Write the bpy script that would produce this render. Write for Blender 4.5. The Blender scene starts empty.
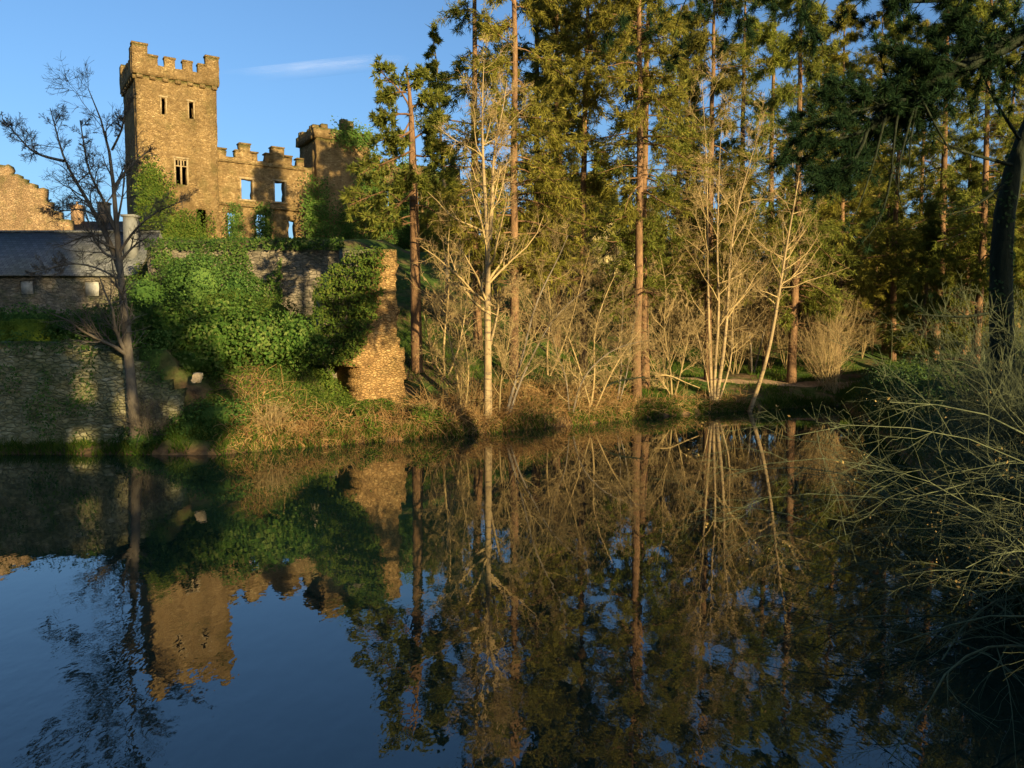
import bpy, math, random
import numpy as np
from mathutils import Vector
R = math.radians
PI = math.pi
scn = bpy.context.scene
col = scn.collection

# ------------------------------------------------------------------ camera, sky, sun, exposure
CAM_Z, F_PX, PITCH = 4.0, 780.0, R(3.9)
cam_d = bpy.data.cameras.new('camera')
cam_d.sensor_width = 36.0
cam_d.lens = 36.0 * F_PX / 1024.0
cam_d.clip_start, cam_d.clip_end = 0.1, 5000
cam = bpy.data.objects.new('camera', cam_d)
cam.location = (0, 0, CAM_Z)
cam.rotation_euler = (R(90) - PITCH, 0, 0)
col.objects.link(cam)
scn.camera = cam

SUN_EL = R(10.0)
SUN_AZ = R(34.3)                            # the sun stands behind the camera, to the right
sun_from = Vector((math.sin(SUN_AZ) * math.cos(SUN_EL), -math.cos(SUN_AZ) * math.cos(SUN_EL), math.sin(SUN_EL)))
world = bpy.data.worlds.new('World')
scn.world = world
world.use_nodes = True
wn = world.node_tree
wn.nodes.clear()
sky = wn.nodes.new('ShaderNodeTexSky')
sky.sky_type = 'NISHITA'
sky.sun_disc = False
sky.sun_elevation = SUN_EL
sky.sun_rotation = math.atan2(math.sin(SUN_AZ), -math.cos(SUN_AZ))
sky.altitude = 100
sky.air_density = 1.0
sky.dust_density = 2.6
sky.ozone_density = 4.0
bg = wn.nodes.new('ShaderNodeBackground')
bg.inputs['Strength'].default_value = 0.1
wo = wn.nodes.new('ShaderNodeOutputWorld')
wn.links.new(sky.outputs[0], bg.inputs['Color'])
wn.links.new(bg.outputs[0], wo.inputs['Surface'])
sd = bpy.data.lights.new('sun', 'SUN')
sd.energy = 5.0
sd.angle = R(0.53)
sd.color = (1.0, 0.78, 0.42)
so = bpy.data.objects.new('sun', sd)
so.rotation_euler = (-sun_from).to_track_quat('-Z', 'Y').to_euler()
so.location = (30, -40, 40)
col.objects.link(so)
vs = scn.view_settings
vs.view_transform = 'Standard'
vs.look = 'None'
vs.exposure = 1.33
vs.gamma = 1.0
vs.use_curve_mapping = False
scn.cycles.max_bounces = 6
scn.cycles.diffuse_bounces = 3
scn.cycles.glossy_bounces = 3
scn.cycles.transparent_max_bounces = 6
scn.cycles.caustics_reflective = False
scn.cycles.caustics_refractive = False

def at(px, py, Y):
    """world point on the sight line of a picture position, at depth Y"""
    cx, cy = (px - 512) / F_PX, (384 - py) / F_PX
    dy = math.cos(PITCH) + cy * math.sin(PITCH)
    dz = -math.sin(PITCH) + cy * math.cos(PITCH)
    return np.array([cx / dy * Y, Y, CAM_Z + dz / dy * Y])

def path_at(pts, Y, dY=0.0):
    n = len(pts)
    return np.array([at(p[0], p[1], (p[2] if len(p) > 2 else Y + dY * i / max(1, n - 1))) for i, p in enumerate(pts)])

# ------------------------------------------------------------------ mesh helper
class MB:
    def __init__(s):
        s.v, s.f, s.m, s.n = [], [], [], 0
    def add(s, verts, faces, mi=0):
        verts = np.asarray(verts, float).reshape(-1, 3)
        faces = np.asarray(faces, np.int64)
        if len(faces) == 0: return
        s.v.append(verts); s.f.append(faces + s.n); s.m.append(np.full(len(faces), mi)); s.n += len(verts)
    def box(s, x0, x1, y0, y1, z0, z1, mi=0, top=1.0):
        cx, cy = (x0 + x1) / 2, (y0 + y1) / 2
        b = [(x0, y0, z0), (x1, y0, z0), (x1, y1, z0), (x0, y1, z0)]
        t = [(cx + (p[0] - cx) * top, cy + (p[1] - cy) * top, z1) for p in b]
        s.add(b + t, [(0, 3, 2, 1), (4, 5, 6, 7), (0, 1, 5, 4), (1, 2, 6, 5), (2, 3, 7, 6), (3, 0, 4, 7)], mi)
    def tubes(s, P, Rr, k=4, mi=0, cap=False):
        P = np.asarray(P, float); Rr = np.asarray(Rr, float)
        if P.ndim == 2: P = P[None]; Rr = Rr[None]
        m, n, _ = P.shape
        if m == 0: return
        T = np.gradient(P, axis=1)
        T /= np.linalg.norm(T, axis=2, keepdims=True) + 1e-9
        mean = P[:, -1] - P[:, 0]
        ref = np.eye(3)[np.argmin(np.abs(mean), axis=1)][:, None, :]
        A = np.cross(T, ref); A /= np.linalg.norm(A, axis=2, keepdims=True) + 1e-9
        B = np.cross(T, A)
        ang = np.arange(k) * 2 * PI / k
        V = P[:, :, None, :] + Rr[:, :, None, None] * (np.cos(ang)[:, None] * A[:, :, None, :] + np.sin(ang)[:, None] * B[:, :, None, :])
        base = (np.arange(m) * n * k)[:, None, None] + (np.arange(n - 1) * k)[None, :, None]
        j = np.arange(k)[None, None, :]; j2 = (j + 1) % k
        F = np.stack([base + j, base + j2, base + k + j2, base + k + j], axis=-1).reshape(-1, 4)
        s.add(V.reshape(-1, 3), F, mi)
        if cap:
            off = s.n - m * n * k
            for i in range(m):
                e = off + i * n * k + (n - 1) * k
                c = P[i, -1]
                s.v.append(c[None]); s.f.append(np.array([(e + a, e + (a + 1) % k, s.n) for a in range(k)])); s.m.append(np.full(k, mi)); s.n += 1
    def tris(s, C, D, L, W, rng, mi=0):
        """slender triangles from C along D"""
        C = np.asarray(C); m = len(C)
        if m == 0: return
        D = D / (np.linalg.norm(D, axis=1, keepdims=True) + 1e-9)
        S = np.cross(D, rng.normal(size=(m, 3))); S /= np.linalg.norm(S, axis=1, keepdims=True) + 1e-9
        L = np.broadcast_to(L, m)[:, None]; W = np.broadcast_to(W, m)[:, None]
        V = np.stack([C - S * W / 2, C + S * W / 2, C + D * L], axis=1)
        s.add(V.reshape(-1, 3), np.arange(m * 3).reshape(-1, 3), mi)
    def leaves(s, C, N, size, rng, mi=0, aspect=0.6):
        """pointed leaf quads lying roughly square to N"""
        m = len(C)
        if m == 0: return
        N = N / (np.linalg.norm(N, axis=1, keepdims=True) + 1e-9)
        A = np.cross(N, rng.normal(size=(m, 3))); A /= np.linalg.norm(A, axis=1, keepdims=True) + 1e-9
        B = np.cross(N, A)
        sz = np.broadcast_to(size, m)[:, None]
        V = np.stack([C - A * sz / 2, C + B * sz * aspect / 2 - N * sz * .12, C + A * sz / 2, C - B * sz * aspect / 2 - N * sz * .12], axis=1)
        s.add(V.reshape(-1, 3), np.arange(m * 4).reshape(-1, 4), mi)
    def build(s, name, mats, parent=None, smooth=False):
        me = bpy.data.meshes.new(name)
        V = np.concatenate(s.v) if s.v else np.zeros((0, 3))
        me.vertices.add(len(V)); me.vertices.foreach_set('co', V.ravel())
        sizes = np.concatenate([np.full(len(f), f.shape[1]) for f in s.f])
        loops = np.concatenate([f.ravel() for f in s.f])
        me.loops.add(len(loops)); me.loops.foreach_set('vertex_index', loops.astype(np.int32))
        me.polygons.add(len(sizes))
        me.polygons.foreach_set('loop_start', np.concatenate([[0], np.cumsum(sizes)[:-1]]).astype(np.int32))
        me.polygons.foreach_set('material_index', np.concatenate(s.m).astype(np.int32))
        if smooth: me.polygons.foreach_set('use_smooth', np.ones(len(sizes), bool))
        for m in (mats if isinstance(mats, (list, tuple)) else [mats]): me.materials.append(m)
        me.update(calc_edges=True); me.validate()
        o = bpy.data.objects.new(name, me)
        col.objects.link(o)
        if parent is not None: o.parent = parent
        return o

def tag(o, label=None, cat=None, group=None, kind=None):
    if label: o['label'] = label
    if cat: o['category'] = cat
    if group: o['group'] = group
    if kind: o['kind'] = kind
    return o
def empty(name, loc=(0, 0, 0), rz=0, label=None, cat=None, group=None):
    o = bpy.data.objects.new(name, None)
    o.empty_display_size = 0.3
    o.location = loc; o.rotation_euler = (0, 0, rz)
    col.objects.link(o)
    return tag(o, label, cat, group)

# ------------------------------------------------------------------ materials
def newmat(name):
    m = bpy.data.materials.new(name); m.use_nodes = True
    nt = m.node_tree; nt.nodes.clear()
    return m, nt, nt.nodes.new('ShaderNodeOutputMaterial')
def N(nt, t, **kw):
    n = nt.nodes.new(t)
    for k, v in kw.items(): setattr(n, k, v)
    return n
def ramp(nt, fac, stops):
    r = N(nt, 'ShaderNodeValToRGB')
    e = r.color_ramp.elements
    while len(e) < len(stops): e.new(0.5)
    for i, (p, c) in enumerate(stops):
        e[i].position = p; e[i].color = (*c, 1) if len(c) == 3 else c
    nt.links.new(fac, r.inputs[0])
    return r.outputs[0]
def noise(nt, vec, scale, detail=4, rough=.55):
    n = N(nt, 'ShaderNodeTexNoise')
    n.inputs['Scale'].default_value = scale; n.inputs['Detail'].default_value = detail; n.inputs['Roughness'].default_value = rough
    if vec is not None: nt.links.new(vec, n.inputs['Vector'])
    return n.outputs['Fac']
def mixc(nt, fac, a, b, mode='MIX'):
    m = N(nt, 'ShaderNodeMix', data_type='RGBA', blend_type=mode)
    for sock, v in ((m.inputs[0], fac), (m.inputs[6], a), (m.inputs[7], b)):
        if hasattr(v, 'is_linked'): nt.links.new(v, sock)
        else: sock.default_value = v if isinstance(v, (int, float)) else (*v, 1)
    return m.outputs[2]
def coords(nt, sx=1, sy=1, sz=1):
    g = N(nt, 'ShaderNodeNewGeometry'); mp = N(nt, 'ShaderNodeMapping')
    mp.inputs['Scale'].default_value = (sx, sy, sz)
    nt.links.new(g.outputs['Position'], mp.inputs['Vector'])
    return mp.outputs[0], g
def bump(nt, h, strength, dist):
    b = N(nt, 'ShaderNodeBump'); b.inputs['Strength'].default_value = strength; b.inputs['Distance'].default_value = dist
    nt.links.new(h, b.inputs['Height'])
    return b.outputs[0]
def principled(nt, out, colr, rough=.9, spec=.2, normal=None):
    p = N(nt, 'ShaderNodeBsdfPrincipled')
    if hasattr(colr, 'is_linked'): nt.links.new(colr, p.inputs['Base Color'])
    else: p.inputs['Base Color'].default_value = (*colr, 1)
    p.inputs['Roughness'].default_value = rough
    p.inputs['Specular IOR Level'].default_value = spec
    if normal is not None: nt.links.new(normal, p.inputs['Normal'])
    nt.links.new(p.outputs[0], out.inputs[0])
    return p

def stone_mat(name, dark, mid, light, mortar, sc=2.0, moss=(0.07, 0.08, 0.02), moss_amt=.5, stain=.7):
    m, nt, out = newmat(name)
    v, g = coords(nt, sc, sc, sc * 2.3)
    wob = N(nt, 'ShaderNodeTexNoise'); wob.inputs['Scale'].default_value = 1.3
    nt.links.new(v, wob.inputs['Vector'])
    add = N(nt, 'ShaderNodeMixRGB', blend_type='ADD'); add.inputs[0].default_value = .55
    nt.links.new(v, add.inputs[1]); nt.links.new(wob.outputs['Color'], add.inputs[2])
    vo = N(nt, 'ShaderNodeTexVoronoi'); nt.links.new(add.outputs[0], vo.inputs['Vector']); vo.inputs['Scale'].default_value = 1
    ve = N(nt, 'ShaderNodeTexVoronoi', feature='DISTANCE_TO_EDGE'); nt.links.new(add.outputs[0], ve.inputs['Vector']); ve.inputs['Scale'].default_value = 1
    sep = N(nt, 'ShaderNodeSeparateColor'); nt.links.new(vo.outputs['Color'], sep.inputs[0])
    c = ramp(nt, sep.outputs[0], [(0.0, dark), (.35, mid), (.7, mid), (1.0, light)])
    pw, _ = coords(nt)
    n1 = noise(nt, pw, 7, 5); n2 = noise(nt, pw, .35, 5, .65); n3 = noise(nt, pw, .9, 4, .6)
    c = mixc(nt, ramp(nt, n1, [(.4, (.0,) * 3), (.75, (.5,) * 3)]), c, light)
    c = mixc(nt, ramp(nt, noise(nt, pw, 2.4, 6, .7), [(.45, (0,) * 3), (.62, (.6,) * 3)]), c, dark)
    c = mixc(nt, ramp(nt, n2, [(.42, (0,) * 3), (.68, (stain,) * 3)]), c, tuple(x * .38 for x in mid))
    vst, _ = coords(nt, 1.6, 1.6, .14)
    c = mixc(nt, ramp(nt, noise(nt, vst, 1.0, 4, .65), [(.5, (0,) * 3), (.7, (.55,) * 3)]), c, tuple(x * .5 for x in mid))
    edge = ramp(nt, ve.outputs[0], [(0.0, (.8,) * 3), (.06, (0,) * 3)])
    c = mixc(nt, edge, c, mortar)
    sepn = N(nt, 'ShaderNodeSeparateXYZ'); nt.links.new(g.outputs['Normal'], sepn.inputs[0])
    up = ramp(nt, sepn.outputs[2], [(.25, (0,) * 3), (.7, (.8,) * 3)])
    c = mixc(nt, up, c, moss)
    c = mixc(nt, ramp(nt, n3, [(.5, (0,) * 3), (.72, (moss_amt,) * 3)]), c, moss)
    h = N(nt, 'ShaderNodeMath', operation='ADD'); nt.links.new(n1, h.inputs[0])
    e2 = ramp(nt, ve.outputs[0], [(0, (0,) * 3), (.14, (1,) * 3)]); nt.links.new(e2, h.inputs[1])
    principled(nt, out, c, .95, .1, bump(nt, h.outputs[0], .9, .06))
    return m

def leaf_mat(name, a, b, c=None, trans=.3, gloss=0.0, nscale=.5, tint=.25):
    m, nt, out = newmat(name)
    g = N(nt, 'ShaderNodeNewGeometry')
    st = [(0.0, a), (.6, b)] + ([(1.0, c)] if c else [])
    cc = ramp(nt, g.outputs['Random Per Island'], st)
    n = noise(nt, g.outputs['Position'], nscale, 2)
    cc = mixc(nt, ramp(nt, n, [(.35, (0,) * 3), (.7, (.55,) * 3)]), cc, tuple(x * .55 for x in a))
    oi = N(nt, 'ShaderNodeObjectInfo')
    tn = ramp(nt, oi.outputs['Random'], [(0, (1 - tint,) * 3), (1, (1 + tint * .6, 1 + tint * .5, 1 - tint * .3))])
    cc = mixc(nt, 1.0, cc, tn, 'MULTIPLY')
    d = N(nt, 'ShaderNodeBsdfDiffuse'); t = N(nt, 'ShaderNodeBsdfTranslucent')
    nt.links.new(cc, d.inputs[0]); nt.links.new(cc, t.inputs[0])
    mx = N(nt, 'ShaderNodeMixShader'); mx.inputs[0].default_value = trans
    nt.links.new(d.outputs[0], mx.inputs[1]); nt.links.new(t.outputs[0], mx.inputs[2])
    last = mx.outputs[0]
    if gloss:
        gl = N(nt, 'ShaderNodeBsdfGlossy'); gl.inputs['Roughness'].default_value = .35
        m2 = N(nt, 'ShaderNodeMixShader'); m2.inputs[0].default_value = gloss
        nt.links.new(last, m2.inputs[1]); nt.links.new(gl.outputs[0], m2.inputs[2]); last = m2.outputs[0]
    nt.links.new(last, out.inputs[0])
    return m

def bark_mat(name, a, b, sc=3.0, zs=.35, bmp=.6, bands=None):
    m, nt, out = newmat(name)
    v, g = coords(nt, sc, sc, sc * zs)
    n1 = noise(nt, v, 2.2, 6, .65)
    c = ramp(nt, n1, [(.3, a), (.7, b)])
    pw, _ = coords(nt)
    c = mixc(nt, ramp(nt, noise(nt, pw, .6, 3), [(.4, (0,) * 3), (.7, (.6,) * 3)]), c, tuple(x * .6 for x in a))
    if bands:
        vb, _ = coords(nt, .8, .8, 5)
        nb = noise(nt, vb, 1.2, 4, .7)
        c = mixc(nt, ramp(nt, nb, [(.56, (0,) * 3), (.62, (.9,) * 3)]), c, bands)
    principled(nt, out, c, .9, .15, bump(nt, n1, bmp, .04))
    return m
def plain_mat(name, c, var=.35, sc=6, rough=.85, spec=.2, bmp=.2):
    m, nt, out = newmat(name)
    pw, _ = coords(nt)
    n = noise(nt, pw, sc, 5, .6)
    cc = ramp(nt, n, [(.3, tuple(x * (1 - var) for x in c)), (.7, tuple(min(1, x * (1 + var)) for x in c))])
    principled(nt, out, cc, rough, spec, bump(nt, n, bmp, .03))
    return m

M = {}
M['castle'] = stone_mat('castle_stone', (.14, .086, .036), (.275, .18, .074), (.42, .3, .145), (.215, .14, .06), 5.0, moss_amt=.35)
M['ruin'] = stone_mat('ruin_stone', (.18, .11, .055), (.34, .22, .11), (.46, .33, .18), (.22, .15, .085), 3.4)
M['pier'] = stone_mat('buttress_stone', (.17, .095, .037), (.31, .185, .07), (.43, .285, .12), (.21, .125, .046), 5.6, moss_amt=.25, stain=.35)
M['rubble'] = stone_mat('rubble_stone', (.2, .185, .08), (.42, .38, .19), (.6, .54, .34), (.17, .165, .07), 3.8, moss=(.05, .075, .02), moss_amt=.75)
M['terrace'] = stone_mat('terrace_stone', (.1, .085, .06), (.2, .17, .12), (.3, .25, .18), (.1, .09, .06), 2.5, moss=(.04, .06, .015), moss_amt=.7)
M['dressed'] = plain_mat('dressed_stone', (.27, .2, .105), .4, 5)
M['dark'] = plain_mat('dark_interior', (.03, .025, .02), .3, 2)
M['slate'] = None
M['render'] = plain_mat('pale_render', (.15, .15, .135), .25, 2)
M['yellow'] = plain_mat('cream_render', (.62, .5, .22), .12, 2)
M['brick'] = plain_mat('chimney_brick', (.26, .165, .09), .35, 7)
M['tile'] = plain_mat('brown_roof', (.09, .065, .045), .35, 5)
M['board'] = plain_mat('window_board', (.3, .29, .25), .3, 3)
M['cream'] = plain_mat('cream_stone', (.55, .42, .24), .3, 9)

def slate():
    m, nt, out = newmat('slate_roof')
    v, g = coords(nt, 1, 1, 1.4)
    b = N(nt, 'ShaderNodeTexBrick'); b.offset = .5
    b.inputs['Color1'].default_value = (.075, .077, .074, 1); b.inputs['Color2'].default_value = (.14, .142, .135, 1)
    b.inputs['Mortar'].default_value = (.02, .022, .026, 1); b.inputs['Scale'].default_value = 1
    b.inputs['Mortar Size'].default_value = .015; b.inputs['Brick Width'].default_value = .32; b.inputs['Row Height'].default_value = .2
    sw = N(nt, 'ShaderNodeSeparateXYZ'); nt.links.new(v, sw.inputs[0])
    cb = N(nt, 'ShaderNodeCombineXYZ'); nt.links.new(sw.outputs[0], cb.inputs[0]); nt.links.new(sw.outputs[2], cb.inputs[1])
    nt.links.new(cb.outputs[0], b.inputs['Vector'])
    pw, _ = coords(nt)
    c = mixc(nt, ramp(nt, noise(nt, pw, .7, 5, .7), [(.45, (0,) * 3), (.7, (.6,) * 3)]), b.outputs[0], (.075, .08, .05))
    principled(nt, out, c, .55, .4, bump(nt, b.outputs['Fac'], .4, .02))
    return m
M['slate'] = slate()
M['needle'] = leaf_mat('conifer_needles', (.13, .165, .033), (.225, .245, .048), (.33, .31, .074), .5)
M['needle_brown'] = leaf_mat('golden_conifer_needles', (.16, .162, .033), (.27, .248, .05), (.38, .32, .08), .5)
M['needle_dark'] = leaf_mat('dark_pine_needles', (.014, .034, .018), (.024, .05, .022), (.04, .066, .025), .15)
M['laurel'] = leaf_mat('laurel_leaves', (.04, .09, .018), (.08, .145, .028), (.17, .21, .06), .3, 0, tint=.1)
M['ivy'] = leaf_mat('ivy_leaves', (.04, .075, .014), (.085, .13, .022), (.16, .18, .035), .3, 0, tint=.1)
M['hedge'] = leaf_mat('hedge_leaves', (.05, .11, .026), (.09, .17, .038), (.14, .22, .05), .3, 0, tint=.1)
M['clipped'] = leaf_mat('clipped_shrub_leaves', (.12, .18, .025), (.17, .24, .035), (.2, .26, .045), .25, tint=.1)
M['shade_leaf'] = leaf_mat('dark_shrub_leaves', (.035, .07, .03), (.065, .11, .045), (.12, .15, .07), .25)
M['dryleaf'] = leaf_mat('dry_leaves', (.22, .15, .06), (.36, .26, .11), (.45, .34, .17), .3)
M['pine_bark'] = bark_mat('pine_bark', (.1, .056, .028), (.27, .155, .075), 5, .3, .9)
M['pine_bark_dark'] = bark_mat('shade_toned_mossy_bark', (.01, .016, .009), (.036, .042, .022), 7, .3, 1.0)  # moss green, darkened further to stand in for shade on the near pines
M['pale_bark'] = bark_mat('pale_bark', (.2, .14, .07), (.38, .28, .14), 2.5, .5, .4, bands=(.1, .075, .05))
M['scrub'] = bark_mat('scrub_twigs', (.17, .125, .055), (.36, .26, .11), 3, .4, .2)
M['twig'] = bark_mat('golden_twigs', (.26, .18, .075), (.46, .34, .155), 3, .4, .2)
M['alder_bark'] = bark_mat('grey_alder_bark', (.11, .09, .065), (.22, .18, .125), 3, .5, .5)
M['willow'] = bark_mat('willow_bark', (.07, .085, .042), (.165, .18, .092), 5, .5, .3)
M['blade'] = leaf_mat('grass_blades', (.04, .085, .015), (.08, .14, .022), (.17, .18, .045), .35)
M['bramble'] = leaf_mat('dry_brambles', (.2, .11, .05), (.36, .22, .1), (.46, .33, .16), .05)

def ground_mat():
    m, nt, out = newmat('bank_ground')
    pw, g = coords(nt)
    n1 = noise(nt, pw, .35, 5, .6); n2 = noise(nt, pw, 3.0, 6, .65); n3 = noise(nt, pw, .09, 3)
    grass = ramp(nt, n2, [(.3, (.03, .055, .012)), (.55, (.06, .1, .02)), (.8, (.11, .12, .035))])
    soil = ramp(nt, n2, [(.3, (.06, .04, .022)), (.7, (.17, .11, .055))])
    c = mixc(nt, ramp(nt, n1, [(.46, (0,) * 3), (.62, (1,) * 3)]), grass, soil)
    sp = N(nt, 'ShaderNodeSeparateXYZ'); nt.links.new(g.outputs['Position'], sp.inputs[0])
    low = ramp(nt, sp.outputs[2], [(.12, (1,) * 3), (.45, (0,) * 3)])
    c = mixc(nt, low, c, soil)
    principled(nt, out, c, 1.0, .05, bump(nt, n2, .8, .12))
    return m
M['ground'] = ground_mat()
M['path'] = plain_mat('earth_path', (.3, .2, .11), .35, 4, 1.0, .05)

def water_mat():
    m, nt, out = newmat('river_water')
    v, g = coords(nt, 1.0, .55, 1)
    a = noise(nt, v, 3.2, 3, .5)
    pw, _ = coords(nt)
    sp = N(nt, 'ShaderNodeSeparateXYZ'); nt.links.new(pw, sp.inputs[0])
    # the current ripples the near left side of the pool more than the rest
    mr = N(nt, 'ShaderNodeMapRange'); mr.inputs['From Min'].default_value = 0.5; mr.inputs['From Max'].default_value = -5.5
    mr.inputs['To Min'].default_value = .055; mr.inputs['To Max'].default_value = .12
    nt.links.new(sp.outputs[0], mr.inputs['Value'])
    my = N(nt, 'ShaderNodeMapRange'); my.inputs['From Min'].default_value = 13; my.inputs['From Max'].default_value = 8
    my.inputs['To Min'].default_value = .3; my.inputs['To Max'].default_value = 1.0
    nt.links.new(sp.outputs[1], my.inputs['Value'])
    mu = N(nt, 'ShaderNodeMath', operation='MULTIPLY'); nt.links.new(mr.outputs[0], mu.inputs[0]); nt.links.new(my.outputs[0], mu.inputs[1])
    b = N(nt, 'ShaderNodeBump'); b.inputs['Distance'].default_value = .05
    nt.links.new(mu.outputs[0], b.inputs['Strength']); nt.links.new(a, b.inputs['Height'])
    p = principled(nt, out, (.006, .018, .012), .015, .5, b.outputs[0])
    p.inputs['IOR'].default_value = 1.75
    return m
M['water'] = water_mat()

# ------------------------------------------------------------------ ground and water
def sstep(a, b, x):
    t = np.clip((x - a) / (b - a), 0, 1); return t * t * (3 - 2 * t)
BX = [-400, -9.6, -7.2, -4.1, -.5, 3.8, 9, 15, 18.2, 40, 400]
BY = [25.0, 25.0, 26.6, 28.4, 30.7, 33.8, 37.7, 40.6, 42, 47, 60]
def yb(x): return np.interp(x, BX, BY)
def yn(x): return np.interp(x, [-400, 3.4, 4.4, 5.4, 7.7, 9.7, 12.2, 14.9, 17.8, 22, 28, 400], [1.0, 1.0, 3.6, 6.8, 11.2, 16.5, 24, 32, 42, 52, 62, 900])
def vnoise(x, y, s, seed=0):
    """smooth lattice noise"""
    xs, ys = x / s, y / s
    xi, yi = np.floor(xs), np.floor(ys); xf, yf = xs - xi, ys - yi
    def h(a, b): 
        q = np.sin(a * 127.1 + b * 311.7 + seed * 74.7) * 43758.5453
        return q - np.floor(q)
    u, v = xf * xf * (3 - 2 * xf), yf * yf * (3 - 2 * yf)
    return (h(xi, yi) * (1 - u) + h(xi + 1, yi) * u) * (1 - v) + (h(xi, yi + 1) * (1 - u) + h(xi + 1, yi + 1) * u) * v - .5
S_T = [0, .6, 2, 5, 10, 17, 30, 60, 150, 800]
Z_T = np.array([[0, .4, .75, .95, 3.0, 5.6, 9.6, 12, 12, 20],
                [0, .5, 1.0, 1.6, 3.2, 5.5, 9.0, 12, 15, 20],
                [0, .4, .8, 1.3, 2.0, 3.6, 7.0, 11, 16, 20],
                [0, .4, .8, 1.3, 1.7, 2.9, 5.5, 10, 18, 20],
                [0, .5, 1.2, 2.0, 3.0, 4.0, 6.0, 10, 20, 20]])
X_T = [-5, 0, 6, 15, 30]
def H(x, y):
    x = np.asarray(x, float); y = np.asarray(y, float)
    s = y - yb(x)
    cols = np.stack([np.interp(s, S_T, z) for z in Z_T], -1)
    xi = np.clip(x, X_T[0], X_T[-1])
    k = np.clip(np.searchsorted(X_T, xi, side='right') - 1, 0, 3)
    xt = np.array(X_T)
    f = (xi - xt[k]) / (xt[k + 1] - xt[k])
    zr = np.take_along_axis(cols, k[..., None], -1)[..., 0] * (1 - f) + np.take_along_axis(cols, (k + 1)[..., None], -1)[..., 0] * f
    # left: walled terraces
    bank = np.interp(s, [0, .8, 2, 3.6, 5], [0, .8, 1.9, 3.1, 3.4])
    walled = np.interp(y, [25, 25.8, 26.55, 26.8], [0, .25, .3, 3.35])
    low = bank + (walled - bank) * sstep(-11.0, -12.0, x)
    rise = np.interp(y, [30, 44], [0, 1.5])
    step = np.interp(y, [45.6, 46.0, 60, 75, 100, 200], [0, 4.2, 6.0, 6.2, 5.5, 6])
    nostep = np.interp(y, [46, 56, 70, 100, 200], [0, .4, 4, 4.5, 6])
    up = nostep + (step - nostep) * sstep(-22.2, -20.6, x + (y - 46) * .4)
    zl = low + rise + up
    t = sstep(-9.6, -7.0, x + np.clip(y - 34, 0, 40) * .02)
    zf = zl + (zr - zl) * t
    # near side
    e = yn(x) - y
    e = e * (1 - .5 * sstep(3, 6, x))
    zn = np.interp(e, [0, .7, 3, 15, 40, 90, 400], [0, .8, 2.2, 3.0, 4, 6, 8])
    u = math.cos(SUN_AZ) * x + math.sin(SUN_AZ) * y; v = -math.sin(SUN_AZ) * x + math.cos(SUN_AZ) * y
    zn = zn + np.interp(-v, [6, 25, 60, 200], [0, 8, 16, 18]) * (1 - .9 * sstep(0, 6, u))
    w = np.minimum(yb(x) - y, (y - yn(x)) * np.where(x > 4, .45, 1))
    gap = yb(x) - yn(x)
    mix = sstep(-4, 4, y - (yb(x) + yn(x)) / 2)
    z = np.where(w > 0, -np.minimum(1.6, w * .7), np.where(gap > 0, np.where(y > (yb(x) + yn(x)) / 2, zf, zn), zn + (zf - zn) * mix))
    land = np.clip(-w / 2, 0, 1)
    return z + land * (vnoise(x, y, 2.3) * .28 + vnoise(x, y, .9, 3) * .12 + vnoise(x, y, 9, 5) * .5)
def gz(x, y): return float(H(np.array([x]), np.array([y]))[0])
def axis(segs):
    out = [segs[0][0]]
    for a, b, st in segs:
        n = max(1, int(round((b - a) / st))); out += list(np.linspace(a, b, n + 1)[1:])
    return np.array(out)
gx = axis([(-1500, -200, 100), (-200, -60, 10), (-60, -20, 1.2), (-20, 26, .4), (26, 60, 1.5), (60, 200, 10), (200, 1500, 100)])
gy = axis([(-600, -100, 50), (-100, -10, 4), (-10, 24, 1.0), (24, 52, .4), (52, 90, 1.3), (90, 200, 8), (200, 3000, 200)])
GX, GY = np.meshgrid(gx, gy)
GZ = H(GX, GY)
b = MB()
nx, ny = len(gx), len(gy)
i, j = np.meshgrid(np.arange(nx - 1), np.arange(ny - 1))
q = (j * nx + i).ravel()
b.add(np.stack([GX, GY, GZ], -1), np.stack([q, q + 1, q + nx + 1, q + nx], -1))
tag(b.build('ground', M['ground'], smooth=True), kind='structure')
b = MB()
b.add([(-300, -20, 0), (60, -20, 0), (60, 75, 0), (-300, 75, 0)], [(0, 1, 2, 3)])
tag(b.build('river_water', M['water']), kind='structure')
# the path along the far bank, a ribbon laid on the ground
def ribbon(pts, wid, dz):
    pts = np.array(pts, float)
    tt = np.linspace(0, len(pts) - 1, 90)
    X = np.interp(tt, range(len(pts)), pts[:, 0]); Y = np.interp(tt, range(len(pts)), pts[:, 1])
    dx, dy = np.gradient(X), np.gradient(Y); L = np.hypot(dx, dy)
    nxx, nyy = -dy / L, dx / L
    mb = MB(); V = []
    offs = np.linspace(-1, 1, 5)
    for k_ in range(90):
        ww = wid * (1 + .3 * math.sin(k_ * .7))
        for o in offs:
            x, y = X[k_] + nxx[k_] * o * ww / 2, Y[k_] + nyy[k_] * o * ww / 2
            V.append((x, y, gz(x, y) + dz * (1 - abs(o) * 1.3)))
    F = [(a * 5 + c, a * 5 + c + 1, (a + 1) * 5 + c + 1, (a + 1) * 5 + c) for a in range(89) for c in range(4)]
    mb.add(V, F)
    return mb
pp = [(6.5, 46), (8.5, 44), (11, 43.2), (14, 43.6), (17.5, 44.2), (22, 46), (28, 52)]
tag(ribbon(pp, 1.3, .07).build('earth_path', M['path'], smooth=True), kind='structure')

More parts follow.
